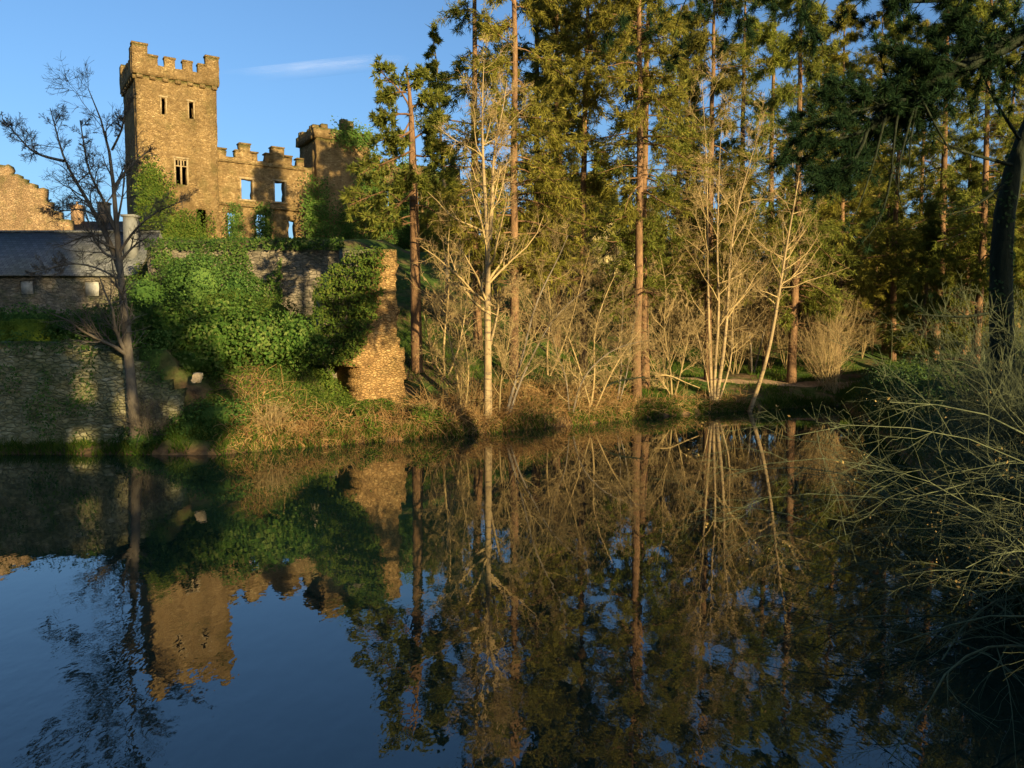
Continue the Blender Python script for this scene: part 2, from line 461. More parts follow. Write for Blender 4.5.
# ------------------------------------------------------------------ masonry helper
def cellwall(mb, xs, zs, occ, y0, y1, jit=.04, seed=1, mi=0, lean=0):
    """a thick wall of cells in the local xz plane; empty cells are openings"""
    xs, zs = np.array(xs, float), np.array(zs, float)
    nx, nz = len(xs) - 1, len(zs) - 1
    O = np.zeros((nx + 2, nz + 2), bool)
    for i in range(nx):
        for k in range(nz): O[i + 1, k + 1] = occ((xs[i] + xs[i + 1]) / 2, (zs[k] + zs[k + 1]) / 2)
    rng = np.random.default_rng(seed)
    J = rng.uniform(-jit, jit, size=(nx + 1, nz + 1, 2, 3))
    idx = {}; V = []; F = []
    def vid(i, k, s):
        if (i, k, s) not in idx:
            idx[(i, k, s)] = len(V)
            q = J[i, k, s]
            V.append((xs[i] + q[0], (y0, y1)[s] + q[1] * .6, zs[k] + q[2]))
        return idx[(i, k, s)]
    for i in range(nx):
        for k in range(nz):
            if not O[i + 1, k + 1]: continue
            F.append((vid(i, k, 0), vid(i + 1, k, 0), vid(i + 1, k + 1, 0), vid(i, k + 1, 0)))
            F.append((vid(i, k, 1), vid(i, k + 1, 1), vid(i + 1, k + 1, 1), vid(i + 1, k, 1)))
            if not O[i, k + 1]: F.append((vid(i, k, 0), vid(i, k + 1, 0), vid(i, k + 1, 1), vid(i, k, 1)))
            if not O[i + 2, k + 1]: F.append((vid(i + 1, k, 0), vid(i + 1, k, 1), vid(i + 1, k + 1, 1), vid(i + 1, k + 1, 0)))
            if not O[i + 1, k]: F.append((vid(i, k, 0), vid(i, k, 1), vid(i + 1, k, 1), vid(i + 1, k, 0)))
            if not O[i + 1, k + 2]: F.append((vid(i, k + 1, 0), vid(i + 1, k + 1, 0), vid(i + 1, k + 1, 1), vid(i, k + 1, 1)))
    if F: mb.add(V, F, mi)
def rot90(mb_src, fn, mb_dst):
    for v, f, m in zip(mb_src.v, mb_src.f, mb_src.m): pass
def moved(src, fn):
    d = MB()
    d.v = [fn(v) for v in src.v]; d.f = list(src.f); d.m = list(src.m); d.n = src.n
    return d
def merge(dst, src):
    for v, f, m in zip(src.v, src.f, src.m):
        dst.f.append(f + dst.n); dst.m.append(m)
    dst.v += src.v; dst.n += sum(len(v) for v in src.v)
def fine(vals, step):
    vals = sorted(set(round(v, 3) for v in vals)); out = []
    for a, c in zip(vals[:-1], vals[1:]):
        n = max(1, int(round((c - a) / step))); out += list(np.linspace(a, c, n + 1)[:-1])
    return out + [vals[-1]]

# ------------------------------------------------------------------ the castle
A0 = R(34)
CO = np.array([-29.2, 62.0])
KZ = .963
ca, sa = math.cos(A0), math.sin(A0)
castle = empty('castle_ruin', (CO[0], CO[1], 0), A0, 'roofless golden stone castle with a tall battlemented tower, standing above the left bank', 'castle')
castle.scale = (1, 1, KZ); castle.location.z = 4 * (1 - KZ)
def c2w(x, y, z):
    return np.array([CO[0] + x * ca - y * sa, CO[1] + x * sa + y * ca, z])
def inbox(x, z, B): return any(a < x < c and d < z < e for a, c, d, e in B)
ZB = 9.0
# tower shaft
slits = [(1.80, 2.10, 21.75, 23.1), (3.85, 4.19, 21.75, 23.1)]
tw = [(2.72, 3.55, 16.2, 18.3), (4.2, 5.0, 12.4, 14.3), (1.0, 1.8, 12.2, 14.3)]
ops = slits + tw
tower = MB()
xs = fine([0, 6] + [v for o in ops for v in o[:2]], .5); zs = fine([ZB, 24.7] + [v for o in ops for v in o[2:]], .5)
cellwall(tower, xs, zs, lambda x, z: not inbox(x, z, ops), 0, .8, .035, 3)
side = MB(); cellwall(side, fine([0.8, 6.5], .5), fine([ZB, 24.7], .5), lambda x, z: True, 0, .8, .035, 4)
merge(tower, moved(side, lambda v: np.stack([v[:, 1], v[:, 0], v[:, 2]], 1)))
merge(tower, moved(side, lambda v: np.stack([6 - v[:, 1], v[:, 0], v[:, 2]], 1)))
back = MB(); cellwall(back, fine([0.8, 5.2], .5), fine([ZB, 24.7], .5), lambda x, z: True, 5.7, 6.5, .03, 5); merge(tower, back)
tower.box(.8, 5.2, .8, 5.7, 24.2, 24.5); tower.box(.8, 5.2, .8, 5.7, 19.5, 19.7); tower.box(.8, 5.2, .8, 5.7, 14.9, 15.1)  # unseen roof and floor slabs, added to keep light out behind the slits
# two small weather holes are dark recesses; a drip course over the second slit
t_o = tower.build('tower', M['castle'], castle)
# parapet
par = MB()
FR = [(0, .17, 27.0), (.17, .28, 26.2), (.28, .36, 25.55), (.36, .48, 26.25), (.48, .57, 25.55), (.57, .68, 26.25), (.68, .75, 25.55), (.75, .84, 26.2), (.84, 1, 27.0)]
def crown_front(x0, x1, z0, y0, y1, seed, top=FR, ref=25.55):
    W = x1 - x0; mb = MB()
    xs = fine([x0 + W * f for a in top for f in a[:2]], .45)
    zs = fine([z0, 25.0, 25.55, 26.2, 26.25, 27.0], .4)
    def occ(x, z):
        f = (x - x0) / W
        for a, c, h in top:
            if a <= f <= c: return z < h
        return False
    cellwall(mb, xs, zs, occ, y0, y1, .03, seed)
    return mb
merge(par, crown_front(-.22, 6.22, 24.7, -.22, .35, 7))
sd_ = crown_front(.35, 6.7, 24.7, 0, .62, 8)
merge(par, moved(sd_, lambda v: np.stack([v[:, 1] - .22, v[:, 0], v[:, 2]], 1)))
merge(par, moved(sd_, lambda v: np.stack([6.22 - v[:, 1], v[:, 0], v[:, 2]], 1)))
merge(par, crown_front(.3, 5.7, 24.7, 6.2, 6.8, 9))
for k in range(7):                          # corbels under the parapet
    x = .05 + k * .93
    par.box(x, x + .42, -.2, -.003, 24.38, 24.697)
for k in range(7):
    y = .1 + k * .95
    par.box(-.2, -.003, y, y + .42, 24.38, 24.697)
# capping stones on the merlons
for a, c, h in FR:
    if h > 25.6: par.box(-.22 + 6.44 * a - .05, -.22 + 6.44 * c + .05, -.29, .42, h + .003, h + .13)
par.build('parapet', M['castle'], castle)
# window dressings
for (x0, x1, z0, z1) in slits:
    fr = MB()
    fr.box(x0 - .1, x0 - .005, -.03, .12, z0, z1); fr.box(x1 + .005, x1 + .1, -.03, .12, z0, z1)
    fr.box(x0 - .2, x1 + .2, -.06, .12, z1 + .005, z1 + .16)
    fr.build('slit_surround', M['dressed'], castle)
tr = MB()
x0, x1, z0, z1 = tw[0]
tr.box(x0 - .13, x0, -.05, .3, z0, z1); tr.box(x1, x1 + .13, -.05, .3, z0, z1); tr.box(x0 - .2, x1 + .2, -.08, .3, z1, z1 + .15)
mx_ = (x0 + x1) / 2
tr.box(mx_ - .06, mx_ + .06, .02, .25, z0, z1)
tr.box(x0, x1, .03, .24, z1 - .62, z1 - .54)
for fx in (.25, .75): 
    xx = x0 + (x1 - x0) * fx
    tr.box(xx - .035, xx + .035, .04, .22, z1 - .54, z1)
tr.box(x0, x1, .04, .22, z1 - .1, z1)
tr.build('window_tracery', M['dressed'], castle)
# long wing
wops = [(7.9, 8.85, 15.5, 17.25), (10.72, 11.58, 15.55, 17.35), (6.75, 7.6, 11.3, 14.3), (9.05, 10.1, 11.2, 14.4), (11.9, 12.5, 11.3, 14.0)]
wtop = [(6.0, 6.75, 19.55), (6.75, 7.5, 19.0), (7.5, 7.85, 19.55), (7.85, 8.75, 20.2), (8.75, 9.35, 19.55), (9.35, 10.0, 18.95), (10.0, 10.55, 19.6), (10.55, 11.6, 20.25),
        (11.6, 12.3, 19.6), (12.3, 12.75, 18.9), (12.75, 13.3, 19.5), (13.3, 14.1, 18.9)]
wing = MB()
xs = fine([6.002, 14.1] + [v for o in wops for v in o[:2]] + [v for o in wtop for v in o[:2]][1:-1], .4)
zs = fine([ZB, 20.25] + [v for o in wops for v in o[2:]] + [o[2] for o in wtop], .45)
def wocc(x, z):
    if inbox(x, z, wops): return False
    for a, c, h in wtop:
        if a <= x <= c: return z < h
    return z < 19
cellwall(wing, xs, zs, wocc, .25, 1.0, .06, 11)
wing.box(6.01, 13.4, .05, .24, 14.85, 15.05)                # string course
wing.box(6.01, 13.4, .1, .245, 18.55, 18.7)
for a, c, h in wtop:
    if h > 19.2: wing.box(a - .05, c + .05, .17, 1.08, h + .06, h + .17)
wing.box(10.9, 11.6, 3.2, 3.9, ZB, 18.4)                      # a stub of the inner wall seen through the second window
for xw in (7.65, 10.2):                                      # pilasters of the lower storey
    wing.box(xw - .28, xw + .28, .02, .243, ZB, 14.84)
w_o = wing.build('wing_wall', M['castle'], castle)
for (x0, x1, z0, z1) in wops[:2]:
    wf = MB()
    wf.box(x0 - .13, x0 - .003, .18, .5, z0, z1); wf.box(x1 + .003, x1 + .13, .18, .5, z0, z1)
    wf.box(x0 - .2, x1 + .2, .15, .5, z1 + .003, z1 + .17); wf.box(x0 - .2, x1 + .2, .13, .5, z0 - .15, z0 - .003)
    wf.build('window_surround', M['dressed'], w_o)
# ivied turret at the end of the wing
tur = MB()
rt = random.Random(4)
hh = [22.2 + rt.uniform(-.3, .3) for _ in range(20)]
def tocc(x, z): return True
def ringwall(mb, x0, x1, y0, y1, z0, z1, th, seed):
    cellwall(mb, fine([x0, x1], .5), fine([z0, z1], .5), tocc, y0, y0 + th, .07, seed)
    cellwall(mb, fine([x0 + .02, x1 - .02], .5), fine([z0, z1], .5), tocc, y1 - th, y1, .05, seed + 1)
    s_ = MB(); cellwall(s_, fine([y0 + th, y1 - th], .5), fine([z0, z1], .5), tocc, 0, th, .05, seed + 2)
    merge(mb, moved(s_, lambda v: np.stack([v[:, 1] + x0, v[:, 0], v[:, 2]], 1)))
    merge(mb, moved(s_, lambda v: np.stack([x1 - v[:, 1], v[:, 0], v[:, 2]], 1)))
ringwall(tur, 14.102, 19.0, -1.0, 3.6, ZB, 21.4, .8, 21)
tur.box(14.8, 18.2, -.3, 2.8, 20.9, 21.2)
tu_o = tur.build('turret', M['castle'], castle)
tp = MB()
ringwall(tp, 13.85, 19.25, -1.25, 3.85, 21.402, 22.3, .7, 31)
rt = random.Random(14)
for (fx, fy, n_, ax_) in ((13.85, -1.25, 9, 0), (13.85, -.65, 7, 1), (18.55, -.65, 7, 1), (13.85, 3.15, 9, 0)):
    for k in range(n_):
        if rt.random() < .3: continue
        hh_ = rt.uniform(.12, .5) + (.7 if (ax_ == 0 and 4 <= k <= 6) else 0)
        x_, y_ = (fx + k * .6, fy) if ax_ == 0 else (fx, fy + k * .55)
        tp.box(x_ + .02, x_ + (.58 if ax_ == 0 else .66), y_ + .03, y_ + (.66 if ax_ == 0 else .53), 22.22, 22.3 + hh_, top=rt.uniform(.85, .97))
tp.build('turret_parapet', M['castle'], castle)
# the ruined range beyond the turret
rw = MB()
rops = [(21.35, 22.05, 16.0, 18.4), (24.5, 25.25, 16.0, 18.4), (27.2, 27.9, 15.9, 18.2)]
rr = random.Random(9)
tops = [20.6 + rr.uniform(-.6, .5) for _ in range(30)]
xs = fine([19.002, 29.5] + [v for o in rops for v in o[:2]], .45); zs = fine([ZB, 21] + [v for o in rops for v in o[2:]], .45)
cellwall(rw, xs, zs, lambda x, z: (not inbox(x, z, rops)) and z < tops[int((x - 19) * 2)], .8, 1.6, .07, 41)
rw.build('range_wall', M['castle'], castle)

# ------------------------------------------------------------------ left buildings
# far left ruin, broken top
ruin = MB()
def ztop(px):
    return np.interp(px, [-60, -20, 0, 9, 12, 20, 34, 44, 47, 52, 60, 68, 76], [150, 158, 166, 168, 176, 180, 187, 194, 204, 211, 216, 225, 238])
Yr = 80.0
x0r = (-60 - 512) / 780 * Yr; x1r = (74 - 512) / 780 * Yr
def rocc(x, z):
    px = 512 + 780 * x / Yr
    ok = z < 4 + (331 - ztop(math.floor(px / 8) * 8)) * Yr / 780
    return ok and not inbox(x, z, [(-51.2, -50.4, 9, 12.5)])
cellwall(ruin, fine([x0r, -51.2, -50.4, x1r], .5), fine([7, 12.5, 23], .45), rocc, Yr, Yr + 1.0, .09, 51)
tag(ruin.build('ruined_wall', M['ruin']), 'tall ruined stone wall with a broken, stepping-down top behind the slate-roofed shed', 'ruined wall')
# long slate-roofed shed
sx0, sx1, sy, sd2 = -46.0, -23.9, 50.0, 6.4
eav, rid = 7.55, 10.55
shed = empty('stone_shed', (-30, sy, 5), 0, 'long low stone shed with a dark slate roof above the left hedge', 'shed')
def loc(mb, o=(30, -sy, -5)): return moved(mb, lambda v: v + np.array(o))
sw = MB()
sops = [(-31.4, -30.5, 6.3, 7.2), (-27.3, -26.3, 6.2, 7.15)]
cellwall(sw, fine([sx0, sx1] + [v for o in sops for v in o[:2]], .6), fine([3.5, eav] + [v for o in sops for v in o[2:]], .5), lambda x, z: not inbox(x, z, sops), sy, sy + .5, .03, 61)
g_ = MB(); cellwall(g_, fine([sy + .5, sy + sd2], .5), fine([3.5, rid - .15], .35), lambda y, z: z < eav + (rid - eav) * (1 - abs(y - sy - sd2 / 2) / (sd2 / 2)) - .15, 0, .5, .02, 62)
merge(sw, moved(g_, lambda v: np.stack([sx1 - v[:, 1], v[:, 0], v[:, 2]], 1)))
sw.box(sx0, sx1 - .5, sy + sd2 - .4, sy + sd2, 3.5, eav)
loc(sw).build('wall', M['terrace'], shed)
rf = MB()
ym = sy + sd2 / 2
def slab(mb, A, B, C_, D, th):
    up = np.array([0, 0, th]); P = [np.array(p, float) for p in (A, B, C_, D)]
    mb.add(P + [p + up for p in P], [(0, 3, 2, 1), (4, 5, 6, 7), (0, 1, 5, 4), (1, 2, 6, 5), (2, 3, 7, 6), (3, 0, 4, 7)])
slab(rf, (sx0, sy - .3, eav - .1), (sx1 + .15, sy - .3, eav - .1), (sx1 + .15, ym, rid), (sx0, ym, rid), .1)
slab(rf, (sx0, ym, rid), (sx1 + .15, ym, rid), (sx1 + .15, sy + sd2 + .3, eav - .1), (sx0, sy + sd2 + .3, eav - .1), .1)
rf.tubes(np.array([(sx0, ym, rid + .13), (sx1 + .15, ym, rid + .13)]), np.array([.09, .09]), 6)
loc(rf).build('roof', M['slate'], shed)
for (a, c, d, e) in sops:
    bo = MB(); bo.box(a + .03, c - .03, sy + .12, sy + .2, d + .03, e - .03)
    loc(bo).build('window_board', M['board'], shed)
ch = MB(); ch.box(-25.15, -24.45, sy + 1.0, sy + 1.8, 8.4, 11.35); ch.box(-25.25, -24.35, sy + .9, sy + 1.9, 11.353, 11.5)
loc(ch).build('chimney', M['render'], shed)
# house with two chimneys beyond the ruin
hz = empty('far_house', (-44.5, 88, 8), 0, 'distant house with two brick chimneys, between the ruined wall and the tower', 'house')
def hl(mb): return moved(mb, lambda v: v - np.array((-44.5, 88, 8)))
h1 = MB(); h1.box(-49.6, -42, 86, 92, 6, 14.0); hl(h1).build('wall', M['render'], hz)
h2 = MB()
slab(h2, (-49.8, 85.7, 13.9), (-41.8, 85.7, 13.9), (-41.8, 89, 16.2), (-49.8, 89, 16.2), .12)
slab(h2, (-49.8, 89, 16.2), (-41.8, 89, 16.2), (-41.8, 92.3, 13.9), (-49.8, 92.3, 13.9), .12)
hro = hl(h2).build('roof', M['tile'], hz)
for xc, hh_ in ((-48.9, 17.9), (-45.9, 18.2)):
    h3 = MB(); h3.box(xc - .5, xc + .5, 88.4, 89.4, 15.5, hh_); h3.box(xc - .58, xc + .58, 88.3, 89.5, hh_ + .002, hh_ + .2)
    h3.tubes(np.array([(xc, 88.9, hh_ + .2), (xc, 88.9, hh_ + .6)]), np.array([.14, .12]), 8)
    hl(h3).build('chimney', M['brick'], hz)
# cream gabled house among the trees
gb = empty('gabled_house', (10, 78, 9), 0, 'small cream gabled house glimpsed high among the conifers', 'house')
def gl_(mb): return moved(mb, lambda v: v - np.array((10, 78, 9)))
X0 = at(613, 220, 78); gp = X0[2]; gxm = X0[0]
hw = 2.3
g1 = MB()
g1.add([(gxm - hw, 78, 6), (gxm + hw, 78, 6), (gxm + hw, 78, gp - 2.0), (gxm, 78, gp), (gxm - hw, 78, gp - 2.0),
        (gxm - hw, 85, 6), (gxm + hw, 85, 6), (gxm + hw, 85, gp - 2.0), (gxm, 85, gp), (gxm - hw, 85, gp - 2.0)],
       [(0, 1, 2, 4), (0, 4, 9, 5), (1, 6, 7, 2), (5, 9, 7, 6)])
g1.add([(gxm + hw, 78, gp - 2.0), (gxm, 78, gp), (gxm - hw, 78, gp - 2.0), (gxm + hw, 85, gp - 2), (gxm, 85, gp), (gxm - hw, 85, gp - 2)], [(0, 1, 2), (5, 4, 3)])
gl_(g1).build('wall', M['yellow'], gb)
g2 = MB()
slab(g2, (gxm - hw - .3, 77.7, gp - 2.25), (gxm, 77.7, gp + .03), (gxm, 85.2, gp + .03), (gxm - hw - .3, 85.2, gp - 2.25), .12)
slab(g2, (gxm, 77.7, gp + .03), (gxm + hw + .3, 77.7, gp - 2.25), (gxm + hw + .3, 85.2, gp - 2.25), (gxm, 85.2, gp + .03), .12)
gl_(g2).build('roof', M['tile'], gb)
g3 = MB(); g3.box(gxm - .45, gxm + .45, 77.93, 77.99, gp - 3.4, gp - 2.1); gl_(g3).build('window', M['dark'], gb)

# ------------------------------------------------------------------ garden walls
rwall = MB()
rng0 = np.random.default_rng(2)
tvar = [3.62 + .1 * math.sin(k * .9) + rng0.uniform(-.08, .08) for k in range(400)]
cellwall(rwall, fine([-45, -11.2], .4), fine([-.6, 3.95], .32), lambda x, z: z < tvar[int((x + 46) * 2)] - max(0, (x + 13.6) * .75), 25.95, 26.85, .06, 71)
tag(rwall.build('retaining_wall', M['rubble']), 'mossy rubble retaining wall rising from the water at the far left', 'stone wall')
twl = MB()
tv2 = [8.95 + rng0.uniform(-.12, .12) for k in range(80)]
cellwall(twl, fine([-21.0, -9.6], .45), fine([3.5, 9.2], .4), lambda x, z: z < tv2[int((x + 25) * 2)], 45.3, 46.05, .05, 72)
tag(twl.build('terrace_wall', M['terrace']), 'shaded terrace wall below the castle, behind the big laurel', 'stone wall')
# tall buttressed wall end by the water
BA = R(38); BO = np.array([-5.6, 33.9]); bc_, bs_ = math.cos(BA), math.sin(BA)
but = empty('buttress_wall', (BO[0], BO[1], 0), BA, 'tall sunlit stump of stone wall with a stepped buttress at the water side', 'wall stump')
def onplane(px, py, yl):
    """local x, z on the plane y = yl of the buttress wall, seen at a picture position"""
    q = (np.asarray(px, float) - 512) / F_PX; r_ = (384 - np.asarray(py, float)) / F_PX
    dy = math.cos(PITCH) + r_ * math.sin(PITCH); q = q / dy
    x = (q * (BO[1] + yl * bc_) - BO[0] + yl * bs_) / (bc_ - q * bs_)
    Y = BO[1] + x * bs_ + yl * bc_
    return x, CAM_Z + Y * (-math.sin(PITCH) + r_ * math.cos(PITCH)) / dy
def b2w(x, y, z): return np.stack([BO[0] + x * bc_ - y * bs_, BO[1] + x * bs_ + y * bc_, z + 0 * x], -1)
def toimg(x, y, z):
    X, Y = BO[0] + x * bc_ - y * bs_, BO[1] + x * bs_ + y * bc_
    dz = z - CAM_Z; f = Y * math.cos(PITCH) - dz * math.sin(PITCH); u = Y * math.sin(PITCH) + dz * math.cos(PITCH)
    return 512 + F_PX * X / f, 384 - F_PX * u / f
LE = np.array([[253, 384], [262, 383], [290, 379], [302, 377], [318, 374], [335, 367], [350, 360], [362, 350], [365, 350], [366, 361], [430, 361]])
RE = np.array([[253, 396], [300, 397], [330, 398], [346, 399], [351, 405], [386, 405], [430, 404]])
bb = MB()
def bocc(x, z):
    px, py = toimg(x, -1.6, z)
    w = 1.2 * math.sin(z * 4.1) + .9 * math.sin(z * 9.7)
    return np.interp(py, LE[:, 0], LE[:, 1]) + w * (py < 360) < px < np.interp(py, RE[:, 0], RE[:, 1]) + w * .7
xa, za = onplane(345, 252, -1.6); xb, zb_ = onplane(408, 252, -1.6)
def bcell(mb, occ, y0, y1, seed): cellwall(mb, np.arange(xa, xb, .115), np.arange(-.6, zb_ + .1, .15), occ, y0, y1, .055, seed)
bcell(bb, bocc, -1.6, .497, 81)
bb.build('buttress', M['pier'], but)
lw = MB()
xl_, _ = onplane(322, 300, .5); xr_, zt_ = onplane(384, 250, .5)
cellwall(lw, fine([xl_, xr_], .35), fine([-.8, zt_], .35), lambda x, z: z < zt_ - max(0, xl_ + 1.4 - x) * 1.3, .5, 1.15, .05, 83)
lw.build('wall_body', M['terrace'], but)

# ------------------------------------------------------------------ plants: generators
def unit(v): return v / (np.linalg.norm(v, axis=-1, keepdims=True) + 1e-9)
def grow(P, Rr, nc, rng, t0=.2, t1=.98, ang=(50, 15), lr=(.35, .6), n=5, wob=.15, trop=(0, 0, .05), rr=.5, rmin=.004, taper=.25, fall=.5):
    m, k, _ = P.shape
    par_ = np.repeat(np.arange(m), nc)
    t = rng.uniform(t0, t1, m * nc)
    f = t * (k - 1); i0 = np.minimum(f.astype(int), k - 2); fr_ = (f - i0)[:, None]
    S = P[par_, i0] * (1 - fr_) + P[par_, i0 + 1] * fr_
    T = unit(P[par_, i0 + 1] - P[par_, i0])
    r0 = Rr[par_, i0] * (1 - fr_[:, 0]) + Rr[par_, i0 + 1] * fr_[:, 0]
    L = np.linalg.norm(np.diff(P, axis=1), axis=2).sum(1)[par_] * rng.uniform(*lr, m * nc) * (1 - fall * t)
    side_ = unit(np.cross(T, rng.normal(size=(m * nc, 3))))
    a = np.radians(rng.normal(ang[0], ang[1], m * nc))[:, None]
    D = unit(T * np.cos(a) + side_ * np.sin(a))
    out = [S]; d = D
    for _ in range(n - 1):
        out.append(out[-1] + d * (L / (n - 1))[:, None])
        d = unit(d + rng.normal(0, wob, d.shape) + np.array(trop))
    rc = np.maximum(r0 * rr, rmin)
    RC = rc[:, None] * np.linspace(1, taper, n)[None, :]
    return np.stack(out, 1), np.maximum(RC, rmin * .6)
def resample(pts, n):
    pts = np.asarray(pts, float)
    d = np.concatenate([[0], np.cumsum(np.linalg.norm(np.diff(pts, axis=0), axis=1))])
    t = np.linspace(0, d[-1], n)
    out = np.stack([np.interp(t, d, pts[:, c]) for c in range(3)], 1)
    for _ in range(2): out[1:-1] = (out[:-2] + 2 * out[1:-1] + out[2:]) / 4
    return out
def conifer(seed, h=24., cb=8., L0=3.6, nb=70, droop=.12, dens=1.0, nlen=.28, nwid=.045, r0=.22, dead=22, lean=(0, 0), conic=.8, clump=.12, upright=.25):
    rng = np.random.default_rng(seed)
    z = np.linspace(0, h, 14); f = z / h
    trunk = np.stack([lean[0] * f ** 2 + np.cumsum(rng.normal(0, .035, 14)), lean[1] * f ** 2 + np.cumsum(rng.normal(0, .035, 14)), z - .5 * (f == 0)], 1)
    tr_ = r0 * (1 - f) ** .75 * .93 + .02; tr_[0] *= 1.25
    wood = MB(); wood.tubes(trunk, tr_, 9)
    # live branches
    zt = cb + (h - cb) * np.sort(rng.uniform(0, 1, nb)) ** .95
    t = (zt - cb) / (h - cb)
    L = L0 * ((1 - t) ** conic * .9 + .1) * rng.uniform(.45, 1.15, nb) * np.minimum(1, .55 + t * 3)
    az = rng.uniform(0, 2 * PI, nb)
    el = np.radians(rng.normal(0, 10, nb)) + upright * (t - .25)
    S = np.stack([np.interp(zt, z, trunk[:, 0]), np.interp(zt, z, trunk[:, 1]), zt], 1)
    d = np.stack([np.cos(az) * np.cos(el), np.sin(az) * np.cos(el), np.sin(el)], 1)
    pts = [S]
    for q in range(6):
        pts.append(pts[-1] + d * (L / 6)[:, None])
        d = unit(d + rng.normal(0, .09, d.shape) + np.array([0, 0, -droop if q < 3 else droop * .7]))
    P = np.stack(pts, 1)
    rb = np.interp(zt, z, tr_) * .28
    RB = np.clip(rb, .012, .06)[:, None] * np.linspace(1, .25, 7)[None]
    wood.tubes(P, RB, 4)
    # dead lower branches
    zd = rng.uniform(cb * .45, cb * 1.25, dead)
    azd = rng.uniform(0, 2 * PI, dead); Ld = rng.uniform(.6, 2.6, dead) * L0 / 3.5
    S2 = np.stack([np.interp(zd, z, trunk[:, 0]), np.interp(zd, z, trunk[:, 1]), zd], 1)
    d = np.stack([np.cos(azd), np.sin(azd), rng.uniform(-.3, .3, dead)], 1); pts = [S2]
    for q in range(5):
        pts.append(pts[-1] + d * (Ld / 5)[:, None]); d = unit(d + rng.normal(0, .16, d.shape) + np.array([0, 0, -.06]))
    PD = np.stack(pts, 1); RD = np.full((dead, 6), .022) * np.linspace(1, .3, 6)
    wood.tubes(PD, RD, 4)
    PT, RT = grow(PD, RD, 4, rng, .3, .95, (50, 15), (.25, .5), 4, .2, (0, 0, -.02), .5, .006)
    wood.tubes(PT, RT, 3)
    # needle sprays
    cr = MB()
    nt_ = int(17 * dens)
    TW, TR = grow(P, RB, nt_, rng, clump, 1.0, (46, 16), (.2, .62), 4, .16, (0, 0, -.14), .4, .005, fall=.5)
    wood.tubes(TW[::3], TR[::3], 3)
    qn = 28
    m_ = len(TW)
    ti = rng.uniform(.1, 1.0, (m_, qn)) * 3
    i0 = np.minimum(ti.astype(int), 2); fr_ = (ti - i0)[..., None]
    idx = np.arange(m_)[:, None]
    C = TW[idx, i0] * (1 - fr_) + TW[idx, i0 + 1] * fr_
    T = unit(TW[idx, i0 + 1] - TW[idx, i0])
    C = C.reshape(-1, 3) + rng.normal(0, .05, (m_ * qn, 3)); T = T.reshape(-1, 3)
    D = T * .9 + rng.normal(0, .55, T.shape) + np.array([0, 0, -.1])
    cr.tris(C, D, nlen * rng.uniform(.6, 1.3, len(C)), nwid * rng.uniform(.7, 1.3, len(C)), rng)
    return wood, cr, trunk
def bare(trunks, radii, seed, counts=(14, 7, 6), lr=((.35, .6), (.3, .55), (.3, .6)), trop=(0, 0, .08), t0=.35, ang=(48, 14), wob=.14, rmin=.006, split=False):
    """bare tree: trunks and limbs in one mesh, the twigs of the crown in another"""
    rng = np.random.default_rng(seed)
    tr_ = MB(); cr = MB()
    P = np.stack([resample(p, 12) for p in trunks]); RR = np.stack([np.linspace(r[0], r[1], 12) for r in radii])
    tr_.tubes(P, RR, 8)
    cur = (P, RR)
    for li, c in enumerate(counts):
        cur = grow(cur[0], cur[1], c, rng, t0 if li == 0 else .15, .99, ang, lr[li], 6 if li == 0 else (5 if li == 1 else 4), wob, trop, .5 if li == 0 else .55, rmin, .2)
        (cr if li >= 1 or True else tr_).tubes(cur[0], cur[1], 5 if li == 0 else 3)
    return tr_, cr
def leafmass(mb, C, Rad, n, size, rng, mi=0, core=None, zmin=None, lo=.75):
    """leaves over a lumpy mound; core darkens nothing, it only stops one seeing through"""
    d = unit(rng.normal(size=(n, 3)))
    lump = 1 + .22 * np.sin(d[:, 0] * 5 + C[0] * 3) * np.cos(d[:, 2] * 4 + C[1]) + .12 * np.sin(d[:, 1] * 11 + C[0])
    P = np.array(C) + d * np.array(Rad) * (lump * rng.uniform(lo, 1.03, n))[:, None]
    if zmin is not None: 
        k = P[:, 2] > zmin; P = P[k]; d = d[k]
    mb.leaves(P, unit(d / np.array(Rad)) + rng.normal(0, .55, P.shape), size * rng.uniform(.4, 1.5, len(P)), rng, mi)
def place(o, x, y, dz=-.1, rz=0, sc=1.0):
    o.location = (x, y, gz(x, y) + dz); o.rotation_euler = (0, 0, rz); o.scale = (sc, sc, sc)
    return o
def copy_tree(src, name=None):
    c = src.copy(); col.objects.link(c)
    for ch_ in src.children:
        d = ch_.copy(); col.objects.link(d); d.parent = c
    return c

# ------------------------------------------------------------------ conifers
protos = []
PV = [dict(seed=11, h=25, cb=4.8, L0=4.4, nb=116, dens=.9, conic=.65), dict(seed=12, h=24, cb=4.4, L0=4.0, nb=92, dens=.85, droop=.17, conic=.65),
      dict(seed=13, h=26, cb=9.0, L0=3.8, nb=100, dens=.85, droop=.1, upright=.4, conic=.6), dict(seed=14, h=22, cb=3.6, L0=3.6, nb=86, dens=.85, droop=.2, conic=.7),
      dict(seed=15, h=13, cb=.9, L0=3.0, nb=90, dens=.9, droop=.14, conic=.9, r0=.16, dead=4), dict(seed=16, h=9, cb=.5, L0=2.6, nb=80, dens=.9, droop=.1, conic=.9, r0=.12, dead=2)]
for k, kw in enumerate(PV):
    w_, c_, _ = conifer(**kw)
    root = empty('conifer_tree')
    w_.build('trunk', M['pine_bark'], root, smooth=True)
    c_.build('crown', M['needle_brown'] if k in (0, 2) else M['needle'], root)
    protos.append(root)
used = set()
def conif(px, Y, var, sc, rz, label, group=None):
    x = (px - 512) / 780 * Y
    o = protos[var] if var not in used else copy_tree(protos[var])
    used.add(var)
    place(o, x, Y, -.1, rz, sc)
    return tag(o, label, 'conifer', group)
